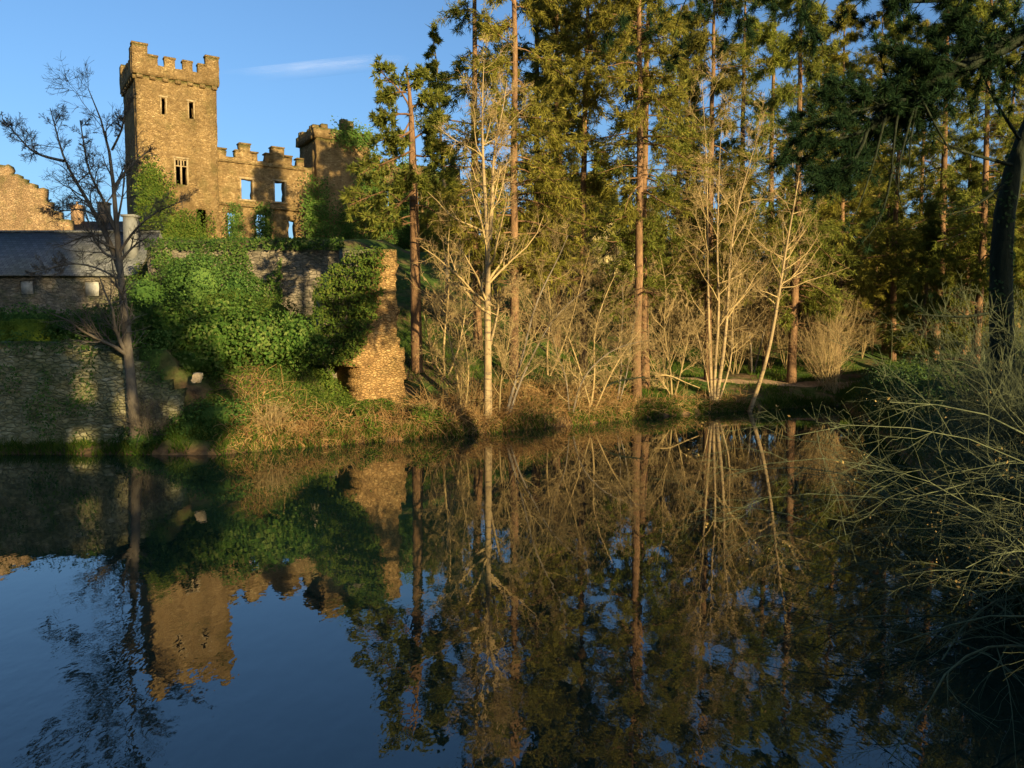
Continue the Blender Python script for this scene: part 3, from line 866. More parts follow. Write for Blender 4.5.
conif(513, 36.5, 0, 1.0, .4, 'broad golden conifer with a thick brown trunk just right of the pale birch')
conif(478, 40.0, 1, 1.02, 2.1, 'tall conifer whose reddish trunk leans behind the left side of the pale birch')
conif(536, 46.0, 3, 1.12, 1.2, 'thin conifer standing upslope behind the leaning golden stems')
conif(557, 45.0, 2, .98, 3.3, 'conifer with slim straight trunk, midway between the birch and the paired orange trunks')
conif(583, 40.5, 2, .95, 4.4, 'conifer with knotty trunk rising out of the twiggy thicket')
conif(637, 37.2, 2, 1.0, .9, 'tallest straight conifer with bright orange trunk, front one of a close pair')
conif(645, 39.6, 3, 1.1, 5.2, 'slimmer conifer close behind the bright orange trunk, rear one of the pair')
conif(709, 43.0, 0, .98, 2.7, 'tall conifer behind the clump of many pale stems')
conif(676, 58.0, 1, 1.0, .3, 'distant conifer seen in the sky gap right of the orange pair, left of two', None)
conif(686, 60.0, 2, .95, 1.8, 'distant conifer seen in the sky gap right of the orange pair, right of two', None)
conif(738, 55.0, 3, 1.2, 3.9, 'conifer with short lit red trunk showing behind the pale stem clump')
conif(766, 50.0, 1, 1.05, 5.9, 'conifer behind the leaning white-barked birch')
conif(792, 44.0, 3, 1.12, 1.5, 'grey-trunked conifer beside the footpath with low green boughs')
conif(838, 48.0, 0, .9, 4.0, 'stout conifer at the right bend of the footpath')
conif(872, 56.0, 2, .9, .1, 'slender conifer behind the round golden twiggy bush')
conif(893, 50.0, 1, .92, 2.4, 'conifer in the right wood below the drooping pine bough')
conif(935, 46.0, 3, 1.1, 3.1, 'dense green conifer in the right wood, left of the dark near trunk')
conif(975, 42.0, 1, .95, 4.9, 'green conifer right behind the dark near trunk')
conif(1035, 44.0, 0, .9, 1.1, 'conifer half cut by the right edge of the view')
conif(915, 62.0, 0, .95, 5.5, 'far conifer deep in the right wood')
conif(1005, 60.0, 2, .9, 2.2, 'far thin conifer whose top stands against sky at upper right')
conif(815, 64.0, 2, .95, 2.9, 'far conifer above the footpath with orange lit upper trunk')
conif(885, 53.0, 4, 1.0, .7, 'young bushy conifer with boughs to the ground, behind the round golden bush')
conif(925, 43.0, 5, 1.0, 1.7, 'young dark conifer above the evergreens of the right bank, left of the near trunk')
conif(962, 49.0, 4, 1.05, 2.9, 'young conifer filling the gap left of the dark near trunk')
conif(1002, 53.0, 4, 1.1, 4.1, 'young conifer straight behind the dark near trunk')
conif(1040, 38.0, 4, .9, 5.1, 'young conifer cut by the right edge of the view')
conif(856, 60.0, 4, 1.0, .2, 'young conifer beyond the right bend of the footpath')
conif(812, 57.0, 5, 1.1, 2.2, 'small green conifer on the slope behind the leaning white birch')
conif(700, 60.0, 4, .8, 3.0, 'young conifer behind the pale stem clump')
conif(660, 58.0, 5, .9, 4.6, 'small conifer upslope right of the orange pair')
conif(586, 66.0, 5, .5, 5.6, 'small conifer under the cream gabled house')
conif(452, 58.0, 5, .8, 1.4, 'small conifer on the grassy crest left of the pale birch')
conif(430, 63.0, 5, .75, 3.6, 'small conifer on the crest right of the ruined castle range')
conif(560, 66.0, 3, 1.2, .6, 'far conifer left of the cream gabled house')
# the lone pine by the buttress, open and ragged
rngA = np.random.default_rng(77)
pineA = empty('pine_tree', (0, 0, 0), 0, 'ragged open-crowned pine with orange trunk right of the stone buttress', 'pine')
ptsA = path_at([(418, 392), (417, 372), (416, 320), (415, 250), (414, 200), (412, 150), (412, 110), (411, 95), (409, 80), (406, 66)], 36.0)
base = ptsA[0].copy(); base[2] = gz(base[0], base[1]) - .1
pineA.location = base
woodA = MB(); crA = MB()
PA = resample(ptsA, 14) - base; PA[0, 2] = 0
RA = np.array([.3, .27, .26, .25, .24, .23, .22, .21, .2, .18, .15, .11, .08, .04]); woodA.tubes(PA, RA, 10)
def limb(pts, r, Y): return resample(path_at(pts, Y), 7) - base
LA = [([(412, 115), (400, 112), (386, 118), (374, 126)], 35.5), ([(412, 130), (402, 138), (390, 136), (378, 142)], 35), ([(411, 108), (425, 100), (438, 96)], 36.5),
      ([(411, 110), (402, 90), (388, 80), (376, 66)], 36), ([(408, 95), (414, 80), (424, 72)], 36), ([(413, 150), (394, 160), (376, 166), (360, 174)], 35.3),
      ([(413, 155), (430, 158), (448, 150)], 36.5), ([(413, 175), (395, 188), (372, 195), (350, 205)], 35.2), ([(413, 178), (428, 185), (446, 192)], 36),
      ([(414, 190), (400, 205), (385, 216), (365, 224)], 34.6), ([(412, 140), (420, 135), (432, 125), (440, 118)], 37), ([(413, 165), (405, 178), (398, 190)], 34.5),
      ([(413, 160), (418, 175), (424, 190)], 34.5), ([(411, 120), (405, 130), (396, 150)], 37.5), ([(413, 185), (402, 196), (380, 205), (356, 214)], 37.6), ([(406, 92), (396, 92), (382, 98)], 35)]
PL = np.stack([limb(p, 0, y_) for p, y_ in LA]); RL = np.tile(np.linspace(.055, .015, 7), (len(LA), 1)); woodA.tubes(PL, RL, 5)
DD = [[(415, 200), (400, 198), (386, 210), (370, 218), (352, 222)], [(415, 215), (396, 218), (385, 228), (360, 234)], [(415, 205), (428, 206), (440, 216), (445, 224)], [(415, 222), (402, 224), (388, 229)], [(415, 238), (427, 240), (436, 246)]]
PDD = np.stack([limb(p, 0, 35.3) for p in DD]); RDD = np.tile(np.linspace(.04, .015, 7), (len(DD), 1)); woodA.tubes(PDD, RDD, 5)
a_, b_ = grow(PDD, RDD, 8, rngA, .2, 1, (50, 15), (.2, .4), 4, .2, (0, 0, .02), .5, .008); woodA.tubes(a_, b_, 3)
TW, TR = grow(PL, RL, 26, rngA, .25, 1.0, (55, 18), (.22, .45), 5, .16, (0, 0, -.02), .45, .007, fall=.4); woodA.tubes(TW, TR, 3)
T2, R2 = grow(TW, TR, 4, rngA, .3, 1.0, (45, 15), (.4, .6), 4, .15, (0, 0, -.05), .6, .005)
for (Q, kk) in ((TW, 5), (T2, 10)):
    m_, n_, _ = Q.shape
    ti = rngA.uniform(.2, 1, (m_, kk)) * (n_ - 1); i0 = np.minimum(ti.astype(int), n_ - 2); f_ = (ti - i0)[..., None]; ix = np.arange(m_)[:, None]
    C = (Q[ix, i0] * (1 - f_) + Q[ix, i0 + 1] * f_).reshape(-1, 3); T = unit(Q[ix, i0 + 1] - Q[ix, i0]).reshape(-1, 3)
    crA.tris(C, T * .8 + rngA.normal(0, .6, T.shape), .24 * rngA.uniform(.6, 1.3, len(C)), .075, rngA)
woodA.build('trunk', M['pine_bark'], pineA, smooth=True)
crA.build('crown', M['needle'], pineA)
# slender tree behind it
w_, c_, _ = conifer(21, 17.5, 8, 1.5, 36, .1, .7, .26, .07, .15, 8, (-.8, 0))
o = empty('conifer_tree'); w_.build('trunk', M['alder_bark'], o, smooth=True); c_.build('crown', M['needle'], o)
place(o, (447 - 512) / 780 * 46, 46, -.1, 0, .92); tag(o, 'slim sparse conifer against the sky between the ragged pine and the pale birch', 'conifer')

# ------------------------------------------------------------------ bare trees of the far bank
def bare_tree(name, label, trunks, radii, Y, seed, mat, tmat, dY=None, cat='bare tree', **kw):
    polys = [path_at(p, Y, (dY[i] if dY else 0)) for i, p in enumerate(trunks)]
    base = polys[0][0].copy(); base[2] = gz(base[0], base[1])
    for p in polys:
        if abs(p[0][0] - base[0]) < 1.2 and p[0][2] < base[2] + 1.0: p[0][2] = base[2] - .15
    polys = [p - base for p in polys]
    t_, c_ = bare(polys, radii, seed, **kw)
    o = empty(name, base, 0, label, cat)
    t_.build('trunk', mat, o, smooth=True); c_.build('crown', tmat, o)
    return o
bare_tree('alder_tree', 'big leafless alder spreading over the slate roof at far left', [
    [(137, 447), (133, 400), (128, 350), (122, 290), (118, 245), (114, 200), (113, 160), (109, 128), (101, 110), (94, 98), (88, 88)],
    [(121, 275), (112, 245), (92, 208), (75, 180), (61, 156), (57, 130), (50, 108)],
    [(116, 232), (104, 200), (88, 172), (84, 145), (80, 120)],
    [(64, 161), (45, 157), (30, 151), (20, 138), (10, 128), (2, 118)],
    [(115, 190), (124, 172), (136, 160), (150, 150)],
    [(118, 255), (130, 235), (150, 215), (172, 205), (190, 198)],
    [(112, 150), (122, 130), (126, 110), (128, 90)],
    [(120, 280), (100, 268), (75, 262), (50, 268), (25, 275)],
    [(95, 215), (80, 208), (62, 212), (45, 205)]],
    [(.2, .012), (.1, .012), (.06, .015), (.05, .012), (.045, .012), (.05, .012), (.04, .01), (.035, .01), (.03, .01)],
    25.7, 5, M['alder_bark'], M['alder_bark'], dY=[0, .6, -.6, 1.0, .8, -.5, -.8, -1.0, 1.2],
    counts=(20, 10, 8), lr=((.12, .34), (.38, .7), (.4, .75)), t0=.22, trop=(0, 0, .05), ang=(42, 16), wob=.18, rmin=.006)
bare_tree('birch_tree', 'tall pale cream birch forking high, at the water edge left of centre', [
    [(488, 416), (487, 380), (489, 345), (487, 310), (487, 270), (490, 235), (485, 200), (481, 165), (484, 130), (480, 95), (484, 60)],
    [(490, 240), (493, 190), (493, 150), (503, 112), (507, 80)],
    [(490, 345), (497, 318), (499, 300), (508, 288), (520, 280)]],
    [(.18, .01), (.085, .01), (.06, .01)], 31.2, 6, M['pale_bark'], M['twig'], dY=[0, .5, -.8], counts=(24, 10, 8), lr=((.16, .32), (.3, .55), (.35, .6)), t0=.3, trop=(0, 0, .05))
bare_tree('alder_tree', 'clump of many pale upright stems from one stool, right of the orange pair', [
    [(712, 400), (709, 340), (708, 290), (707, 230), (708, 180), (704, 120), (702, 80)],
    [(714, 400), (715, 350), (722, 310), (717, 280), (716, 250), (719, 215), (718, 180), (722, 120)],
    [(716, 400), (724, 350), (729, 310), (728, 270), (731, 240), (736, 210), (744, 180), (757, 140), (764, 115)],
    [(711, 400), (706, 370), (702, 355), (698, 335), (690, 310)],
    [(718, 398), (726, 380), (733, 360), (731, 330), (734, 300), (738, 260)]],
    [(.09, .01), (.09, .01), (.11, .01), (.045, .01), (.06, .01)], 39.0, 7, M['pale_bark'], M['twig'], dY=[.5, -.5, 0, -.6, .8], counts=(18, 9, 8), lr=((.16, .34), (.3, .55), (.35, .6)), t0=.25)
bare_tree('birch_tree', 'white-barked birch leaning right out of the bank below the path', [
    [(747, 406), (757, 390), (765, 370), (770, 350), (774, 325), (778, 300), (783, 270), (786, 245), (792, 215), (798, 190), (801, 160), (806, 130)]],
    [(.12, .012)], 38.6, 8, M['pale_bark'], M['twig'], counts=(30, 8, 6), lr=((.14, .32), (.3, .55), (.35, .6)), t0=.3)
def sapling(label, trunks, Y, seed, r=.06, cnt=(22, 8, 7), mat=None, **kw):
    mat = mat or ('twig', 'alder_bark', 'scrub')[seed % 3]; r *= .8
    return bare_tree('bare_sapling', label, trunks, [(r * (1 if i == 0 else .75), r * .18) for i in range(len(trunks))], Y, seed, M[mat], M[('twig', 'scrub')[seed % 2]], cat='sapling', counts=cnt, lr=((.2, .42), (.3, .55), (.35, .6)), t0=.15, **kw)
sapling('golden sapling with two long stems leaning right, rooted just right of the pale birch',
        [[(505, 410), (515, 382), (526, 345), (531, 315), (543, 285), (560, 258), (568, 235)], [(508, 408), (520, 380), (533, 355), (548, 325), (570, 300), (590, 288)]], 31.8, 31, .09, dY=[0, .6])
sapling('thin forked sapling between the pale birch and the leaning golden one', [[(499, 408), (501, 372), (508, 350), (512, 320), (520, 290)], [(503, 370), (497, 345), (492, 330)]], 31.6, 32, .05)
sapling('bushy sapling at the thicket centre, below the knotty conifer', [[(590, 408), (596, 370), (592, 340), (603, 300), (615, 275)], [(592, 405), (580, 370), (570, 340), (560, 318)], [(594, 405), (610, 375), (625, 350), (640, 330)]], 34.4, 33, .07, dY=[0, -.8, .7])
sapling('arching sapling reaching right towards the orange pair', [[(572, 410), (580, 380), (600, 358), (620, 345), (650, 340)], [(570, 408), (566, 375), (555, 350), (550, 325)]], 33.5, 34, .06)
sapling('sapling with drooping twigs left of the pale birch', [[(462, 412), (458, 380), (452, 350), (445, 320), (438, 290)], [(464, 410), (470, 375), (466, 345), (460, 315), (462, 280)]], 31.4, 35, .06)
sapling('broad twiggy sapling between the ragged pine and the pale birch', [[(445, 400), (442, 360), (446, 320), (450, 280), (447, 240), (452, 210)], [(445, 398), (432, 360), (428, 330), (420, 300)], [(447, 398), (458, 355), (466, 310), (470, 270), (468, 230)]], 36.0, 36, .08, (22, 9, 7))
sapling('upright sapling close left of the orange pair', [[(617, 402), (622, 370), (620, 340), (624, 310), (622, 285)], [(619, 400), (628, 370), (632, 330), (640, 300)]], 36.0, 37, .06, (22, 9, 7))
sapling('spreading sapling right of the orange pair on the grassy bank', [[(672, 398), (670, 360), (662, 330), (668, 290), (660, 255)], [(674, 398), (684, 360), (690, 325), (686, 290)], [(673, 398), (655, 370), (645, 350)]], 38.5, 38, .07, (22, 9, 7))
sapling('tangled sapling among the slim trunks right of the golden leaning stems', [[(548, 395), (546, 350), (552, 310), (545, 270), (550, 230)], [(549, 395), (560, 355), (572, 320), (580, 285), (590, 250)]], 38.5, 39, .07, (24, 10, 8))
sapling('bare tree with dense golden twigs between the stem clump and the leaning birch', [[(752, 376), (750, 330), (744, 290), (752, 250), (748, 210)], [(753, 376), (766, 325), (772, 280), (784, 240)]], 46.0, 40, .1, (24, 10, 8))
sapling('bare golden tree above the right end of the footpath', [[(826, 366), (822, 320), (828, 280), (818, 240), (824, 205)], [(828, 366), (842, 320), (850, 280), (856, 240)], [(826, 360), (808, 310), (800, 270), (790, 240)]], 50.0, 41, .1, (24, 10, 8))
sapling('bare tree high in the wood left of the stem clump', [[(670, 345), (668, 300), (674, 250), (666, 205), (672, 170)], [(670, 340), (655, 290), (648, 250), (644, 215)], [(672, 340), (690, 290), (696, 250)]], 52.0, 42, .1, (24, 10, 8))
# round golden bush at the right of the far bank
rngb = np.random.default_rng(50)
def twig_bush(name, label, x, y, n, h, spread, seed, mat, leanv=(0, 0, 0), cnt=(8, 6), r=.02, trop=(0, 0, .06)):
    rng = np.random.default_rng(seed)
    az = rng.uniform(0, 2 * PI, n); el = np.radians(rng.uniform(90 - spread, 90, n))
    d = np.stack([np.cos(az) * np.cos(el), np.sin(az) * np.cos(el), np.sin(el)], 1) + np.array(leanv)
    L = h * rng.uniform(.6, 1.05, n)
    P = [np.stack([rng.normal(0, .25, n), rng.normal(0, .25, n), np.full(n, -.1)], 1)]; d = unit(d)
    for _ in range(6):
        P.append(P[-1] + d * (L / 6)[:, None]); d = unit(d + rng.normal(0, .1, d.shape) + np.array(trop))
    P = np.stack(P, 1); RR = np.linspace(1, .3, 7)[None] * (r * rng.uniform(.6, 1.3, n))[:, None]
    mb = MB(); mb.tubes(P, RR, 4)
    A, B = grow(P, RR, cnt[0], rng, .2, .95, (35, 12), (.3, .55), 5, .12, trop, .6, .005); mb.tubes(A, B, 3)
    A, B = grow(A, B, cnt[1], rng, .15, .95, (38, 12), (.35, .6), 4, .12, trop, .7, .004); mb.tubes(A, B, 3)
    o = mb.build(name, mat); o.location = (x, y, gz(x, y))
    return tag(o, label, 'bush')
twig_bush('twiggy_bush', 'large round golden twiggy bush at the right end of the far bank', 17.6, 39.5 + 3.6, 46, 5.6, 42, 51, M['twig'])
twig_bush('twiggy_bush', 'low bare bush on the bank below the buttress', -3.4, 29.8, 16, 1.0, 70, 52, M['twig'], r=.012)
twig_bush('twiggy_bush', 'bare brown bush at the foot of the pale birch', -1.9, 31.4, 18, 1.6, 72, 53, M['scrub'], r=.012)
twig_bush('twiggy_bush', 'bare bush in the middle of the bank thicket', 2.4, 35.0, 18, 2.2, 70, 54, M['scrub'], r=.014)
twig_bush('twiggy_bush', 'small grey bush at the foot of the left alder', -12.0, 25.75, 34, 1.9, 55, 55, M['alder_bark'], r=.01)
twig_bush('twiggy_bush', 'sunlit dry bush on the bank left of the buttress', -8.3, 26.6, 30, 1.1, 65, 56, M['twig'], r=.012)

# ------------------------------------------------------------------ evergreen shrubs, hedges, ivy
rngl = np.random.default_rng(60)
def shrub(name, label, blobs, n, size, mat, cat='shrub', core=True, lo=.75):
    mb = MB()
    n = int(n * 1.35)
    tot = sum(b_[3] * b_[4] + b_[4] * b_[5] + b_[3] * b_[5] for b_ in blobs)
    for (x, y, z, rx, ry, rz_) in blobs:
        k = int(n * (rx * ry + ry * rz_ + rx * rz_) / tot)
        leafmass(mb, (x, y, z), (rx, ry, rz_), k, size, rngl, lo=lo)
        if core:
            u_, v_ = np.meshgrid(np.linspace(0, 2 * PI, 13)[:-1], np.linspace(.15, PI - .15, 8))
            d = np.stack([np.cos(u_) * np.sin(v_), np.sin(u_) * np.sin(v_), np.cos(v_)], -1).reshape(-1, 3)
            V = np.array((x, y, z)) + d * np.array((rx, ry, rz_)) * .6 * rngl.uniform(.85, 1.1, (len(d), 1))
            F = [(r_ * 12 + c, r_ * 12 + (c + 1) % 12, (r_ + 1) * 12 + (c + 1) % 12, (r_ + 1) * 12 + c) for r_ in range(7) for c in range(12)]
            mb.add(V, F)
    o = mb.build(name, mat)
    return tag(o, label, cat)
shrub('laurel_hedge', 'big dark green laurel hedge on the bank right of the left alder', [(-13.6, 28.4, 4.0, 1.3, 1.2, 1.2), (-12.2, 28.2, 3.8, 1.5, 1.3, 1.4), (-10.8, 28.4, 3.7, 1.5, 1.3, 1.5), (-9.4, 28.8, 3.7, 1.4, 1.3, 1.3), (-8.3, 29.4, 3.6, 1.2, 1.2, 1.0), (-11.5, 27.7, 2.9, 1.6, .8, .8)], 15000, .13, M['laurel'], 'hedge')
shrub('garden_hedge', 'dark hedge along the top of the left retaining wall', [(-21.2 + k * 1.05, 32 + .1 * math.sin(k), 4.15 + .1 * math.sin(k * 1.7), .95, .8, .85) for k in range(6)], 7000, .11, M['hedge'], 'hedge')
for k, (px, lb) in enumerate(((4, 'clipped yellow-green shrub at the very left edge on the wall top'), (31, 'clipped yellow-green box shrub beside the dark hedge on the wall top'))):
    x = (px - 512) / 780 * 31
    mb = MB(); P = rngl.uniform(-1, 1, (2600, 3)); ax_ = rngl.integers(0, 3, 2600); P[np.arange(2600), ax_] = np.sign(P[np.arange(2600), ax_]) * rngl.uniform(.85, 1.02, 2600)
    nrm = np.zeros((2600, 3)); nrm[np.arange(2600), ax_] = np.sign(P[np.arange(2600), ax_])
    P = np.sign(P) * np.abs(P) ** 1.1
    mb.leaves(P * np.array((.5, .5, .58)) + np.array((0, 0, .55)), nrm + rngl.normal(0, .5, P.shape), .075, rngl)
    mb.box(-.4, .4, -.4, .4, 0, 1.0, top=.95)
    o = mb.build('clipped_shrub', M['clipped']); o.location = (x, 31, gz(x, 31)); tag(o, lb, 'shrub')
shrub('evergreen_shrub', 'tall green shrub against the terrace wall under the castle wing', [(-16.8, 42.5, 6.4, 1.7, 1.3, 1.9), (-15.2, 43, 5.9, 1.5, 1.2, 1.6)], 5500, .12, M['hedge'])
shrub('evergreen_shrub', 'low rounded shrub in front of the terrace wall, right of the tall one', [(-14.6, 40.5, 5.2, 1.6, 1.0, .9), (-12.6, 41, 5.0, 1.5, 1.0, .8)], 3500, .1, M['ivy'])
shrub('evergreen_shrub', 'dark shrub left of the tall one below the tower', [(-20.2, 43.5, 6.0, 1.8, 1.2, 1.2), (-18.5, 43.8, 6.9, 1.2, 1.0, 1.2)], 4000, .12, M['hedge'])
shrub('evergreen_shrub', 'yellow-green shrub at the foot of the tower beside the shed gable', [(-21.9, 47.5, 6.8, 1.0, 1.0, 1.4), (-21.2, 47, 5.4, 1.2, .9, 1.0)], 3000, .12, M['ivy'])
# green mounds on the bank
shrub('bank_shrub', 'dark green bramble mound at the water below the laurel hedge', [(-10.8, 26.0, .6, 1.2, .7, .7), (-9.9, 26.2, 1.0, 1.1, .7, .8), (-12.2, 25.7, .35, 1.0, .5, .5)], 4200, .09, M['hedge'])
shrub('bank_shrub', 'bright green bush on the bank just below the buttress', [(-5.6, 28.9, .65, .45, .4, .5), (-5.2, 28.4, .4, .5, .4, .4)], 1500, .09, M['ivy'])
shrub('bank_shrub', 'yellow-green mound at the water left of the pale birch', [(-3.4, 29.6, .6, .7, .6, .65), (-2.9, 29.9, .5, .6, .5, .5)], 2000, .08, M['ivy'])
# ivy: on the buttressed wall
def ivy_on(name, label, mk, n, size, mat, thick=.12):
    mb = MB(); P, Nn = mk(n)
    mb.leaves(P + Nn * rngl.uniform(.02, thick, (len(P), 1)), Nn + rngl.normal(0, .45, P.shape), size * rngl.uniform(.6, 1.35, len(P)), rngl)
    return tag(mb.build(name, mat), label, 'ivy')
def ivyb(n):
    px = rngl.uniform(312, 400, n); py = rngl.uniform(246, 400, n)
    edge = np.interp(py, LE[:, 0], LE[:, 1]) + 3 * np.sin(py * .5) + rngl.normal(0, 2.5, n)
    topl = 250 + np.clip(352 - px, 0, 99) * .9
    k = (px < edge) & (py > topl + rngl.normal(0, 3, n)) & ~((px > 333) & (px < 366) & (py > 366))
    px, py, edge = px[k], py[k], edge[k]
    yl = np.interp(px - edge, [-46, -4], [.35, -1.55]) - .3 * rngl.uniform(0, 1, len(px)) + .14 * np.sin(px * .25) * np.cos(py * .2)
    x, z = onplane(px, py, yl)
    P = b2w(x, yl, z)
    return P, np.tile(np.array([bs_, -bc_, .25]), (len(x), 1))
ivy_on('ivy', 'sunlit ivy sheeting the left side of the buttressed wall stump', ivyb, 12000, .11, M['ivy'])
def ivy_patch(boxes, yoff, n):
    """leaf points over patches of a castle face given as (x0, x1, z0, z1, y, weight)"""
    Ps, Ns = [], []
    nrm = np.array([math.sin(A0), -math.cos(A0), .15])
    for (x0, x1, z0, z1, y, w_) in boxes:
        m_ = int(n * w_)
        x = rngl.normal((x0 + x1) / 2, (x1 - x0) / 3.2, m_); z = rngl.normal((z0 + z1) / 2, (z1 - z0) / 3.2, m_)
        k = (x > x0 - .5) & (x < x1 + .5) & (z > z0 - .5) & (z < z1 + .6)
        x, z = x[k], z[k]; yy = y - .35 * rngl.uniform(0, 1, len(x)) ** 2 - .3 * np.abs(np.sin(x * 2.1) * np.cos(z * 1.7))
        Ps.append(np.stack([CO[0] + x * ca - yy * sa, CO[1] + x * sa + yy * ca, 4 + (z - 4) * KZ], -1)); Ns.append(np.tile(nrm, (len(x), 1)))
    return np.concatenate(Ps), np.concatenate(Ns)
ivy_on('ivy', 'dark ivy climbing the foot of the castle tower', lambda n: ivy_patch([(0, 2.3, 11, 16.6, -.1, .4), (-.2, 1.4, 12.5, 17.6, -.15, .25), (1.5, 5.2, 10.5, 13.6, -.1, .35)], 0, n), 9000, .17, M['ivy'])
ivy_on('ivy', 'ivy hanging in the lower openings of the castle wing', lambda n: ivy_patch([(6.6, 7.7, 10.8, 14.5, .2, .35), (9.0, 10.2, 10.8, 14.8, .2, .4), (6.2, 13, 10.2, 11.3, 0, .25)], 0, n), 5500, .16, M['laurel'])
ivy_on('ivy', 'dense ivy cloaking the left corner and face of the turret', lambda n: ivy_patch([(12.7, 15.0, 11, 17.4, -1.1, .25), (15, 19, 10.8, 15.5, -1.1, .3), (17.5, 19.4, 15, 19, -1.15, .1), (15.6, 19, 20.8, 22.8, -1.4, .12)], 0, n), 11000, .18, M['laurel'])
ivy_on('ivy', 'ivy over the ruined range right of the turret', lambda n: ivy_patch([(19, 21.2, 11, 20.8, .6, .3), (22.2, 24.4, 11, 20.8, .6, .3), (25.4, 27.2, 11, 20.5, .6, .2), (19.5, 28, 10.5, 15.6, .5, .3)], 0, n), 12000, .19, M['laurel'])
def terr_ivy(n):
    x = rngl.uniform(-21, -9.6, n); z = rngl.uniform(4.8, 9.3, n)
    k = (vnoise(x, z, 1.6, 8) + vnoise(x, z, .6, 9) * .5 + np.where(z > 8.6, .4, 0) > .02) & ~((x > -13.2) & (z < 8.6))
    x, z = x[k], z[k]
    return np.stack([x, 45.25 - .3 * rngl.uniform(0, 1, len(x)), z], -1), np.tile(np.array([0, -1, .3]), (len(x), 1))
ivy_on('ivy', 'patchy ivy trailing over the top of the terrace wall', terr_ivy, 12000, .15, M['laurel'])
def wall_ivy(n):
    x = rngl.uniform(-19, -11.2, n); z = rngl.uniform(.1, 4.0, n)
    k = (vnoise(x, z, 1.3, 18) + vnoise(x, z, .5, 19) * .5 + np.where(z > 3.4, .35, 0) > .22)
    x, z = x[k], z[k]
    return np.stack([x, 25.9 - .12 * rngl.uniform(0, 1, len(x)), z], -1), np.tile(np.array([0, -1, .2]), (len(x), 1))
ivy_on('ivy', 'small ivy tufts on the mossy retaining wall', wall_ivy, 5000, .09, M['hedge'])

# ------------------------------------------------------------------ ground cover (stuff)
rngg = np.random.default_rng(80)
def scatter(n, x0, x1, smin, smax):
    x = rngg.uniform(x0, x1, n); y = yb(x) + smin + (smax - smin) * rngg.uniform(0, 1, n) ** 1.5
    return x, y
x, y = scatter(60000, -7, 22, .15, 16)
k = vnoise(x, y, 1.8, 4) + vnoise(x, y, .7, 5) * .6 > -.12
x, y = x[k], y[k]
k = ~((np.abs(y - np.interp(x, [p[0] for p in pp], [p[1] for p in pp])) < .6) & (x > 6)); x, y = x[k], y[k]
mb = MB()
P = np.stack([x, y, H(x, y) - .03], 1)
mb.tris(P, np.stack([rngg.normal(0, .45, len(x)), rngg.normal(0, .45, len(x)), np.ones(len(x))], 1), rngg.uniform(.1, .34, len(x)), rngg.uniform(.02, .05, len(x)), rngg)
x = rngg.uniform(-24, -7, 14000); y = rngg.uniform(27.5, 45, 14000); P = np.stack([x, y, H(x, y) - .03], 1)
mb.tris(P, np.stack([rngg.normal(0, .5, len(x)), rngg.normal(0, .5, len(x)), np.ones(len(x))], 1), rngg.uniform(.1, .3, len(x)), .04, rngg)
for (n_, xa_, xb_, sa_, sb_, l0, l1) in ((9000, -9.5, 22, -.12, .5, .2, .55), (5000, -24, -9.3, .0, .9, .15, .5)):
    x = rngg.uniform(xa_, xb_, n_); y = yb(x) + rngg.uniform(sa_, sb_, n_); k = vnoise(x, y, .6, 33) > -.2; x, y = x[k], y[k]
    mb.tris(np.stack([x, y, H(x, y) - .04], 1), np.stack([rngg.normal(0, .6, len(x)), rngg.normal(-.3, .5, len(x)), np.ones(len(x))], 1), rngg.uniform(l0, l1, len(x)), rngg.uniform(.02, .045, len(x)), rngg)
y = rngg.uniform(4, 45, 14000); xs_ = np.interp(y, [1.0, 3.6, 6.8, 11.2, 16.5, 24, 32, 42], [3.4, 4.4, 5.4, 7.7, 9.7, 12.2, 14.9, 17.8]); x = xs_ + rngg.uniform(-.1, 2.6, len(y)) ** 1
mb.tris(np.stack([x, y, H(x, y) - .04], 1), np.stack([rngg.normal(-.3, .6, len(x)), rngg.normal(0, .5, len(x)), np.ones(len(x))], 1), rngg.uniform(.15, .6, len(x)), rngg.uniform(.012, .03, len(x)), rngg)
tag(mb.build('grass', M['blade']), 'green grass over the sloping far bank', 'grass', kind='stuff')
# bracken and brambles
def arches(n, x0, x1, s0, s1, L, up, seed, dens=None):
    rng = np.random.default_rng(seed)
    x = rng.uniform(x0, x1, n); y = yb(x) + s0 + (s1 - s0) * rng.uniform(0, 1, n)
    if dens is not None:
        k = vnoise(x, y, 1.5, 14) > dens; x, y = x[k], y[k]
    m_ = len(x)
    d = unit(np.stack([rng.normal(0, .7, m_), rng.normal(-.15, .7, m_), rng.uniform(.3, 1.2, m_) * up], 1))
    l = L * rng.uniform(.5, 1.3, m_); pts = [np.stack([x, y, H(x, y) - .05], 1)]
    for q in range(6):
        pts.append(pts[-1] + d * (l / 6)[:, None]); d = unit(d + rng.normal(0, .16, d.shape) + np.array([0, 0, -.2]))
    return np.stack(pts, 1)
mb = MB()
for a in ((2300, -9.6, 0, .1, 1.7, .75, .9, 90), (1500, -4, 5, .2, 4.0, 1.3, 1.0, 91), (900, 3, 12, .1, 1.5, .8, .8, 92), (300, -9.6, -6.5, 1.5, 3, .8, 1.0, 93)):
    Q = arches(*a); mb.tubes(Q, np.linspace(.013, .005, 7)[None] * np.ones((len(Q), 1)), 3)
x, y = scatter(9000, -9, 6, .0, 3.6)
mb.tris(np.stack([x, y, H(x, y) - .02], 1), np.stack([rngg.normal(0, .6, len(x)), rngg.normal(-.2, .6, len(x)), np.ones(len(x))], 1), rngg.uniform(.12, .4, len(x)), rngg.uniform(.015, .04, len(x)), rngg)
tag(mb.build('undergrowth', M['bramble']), 'dry brambles and dead bracken along the sunlit bank', 'undergrowth', kind='stuff')
mb = MB()
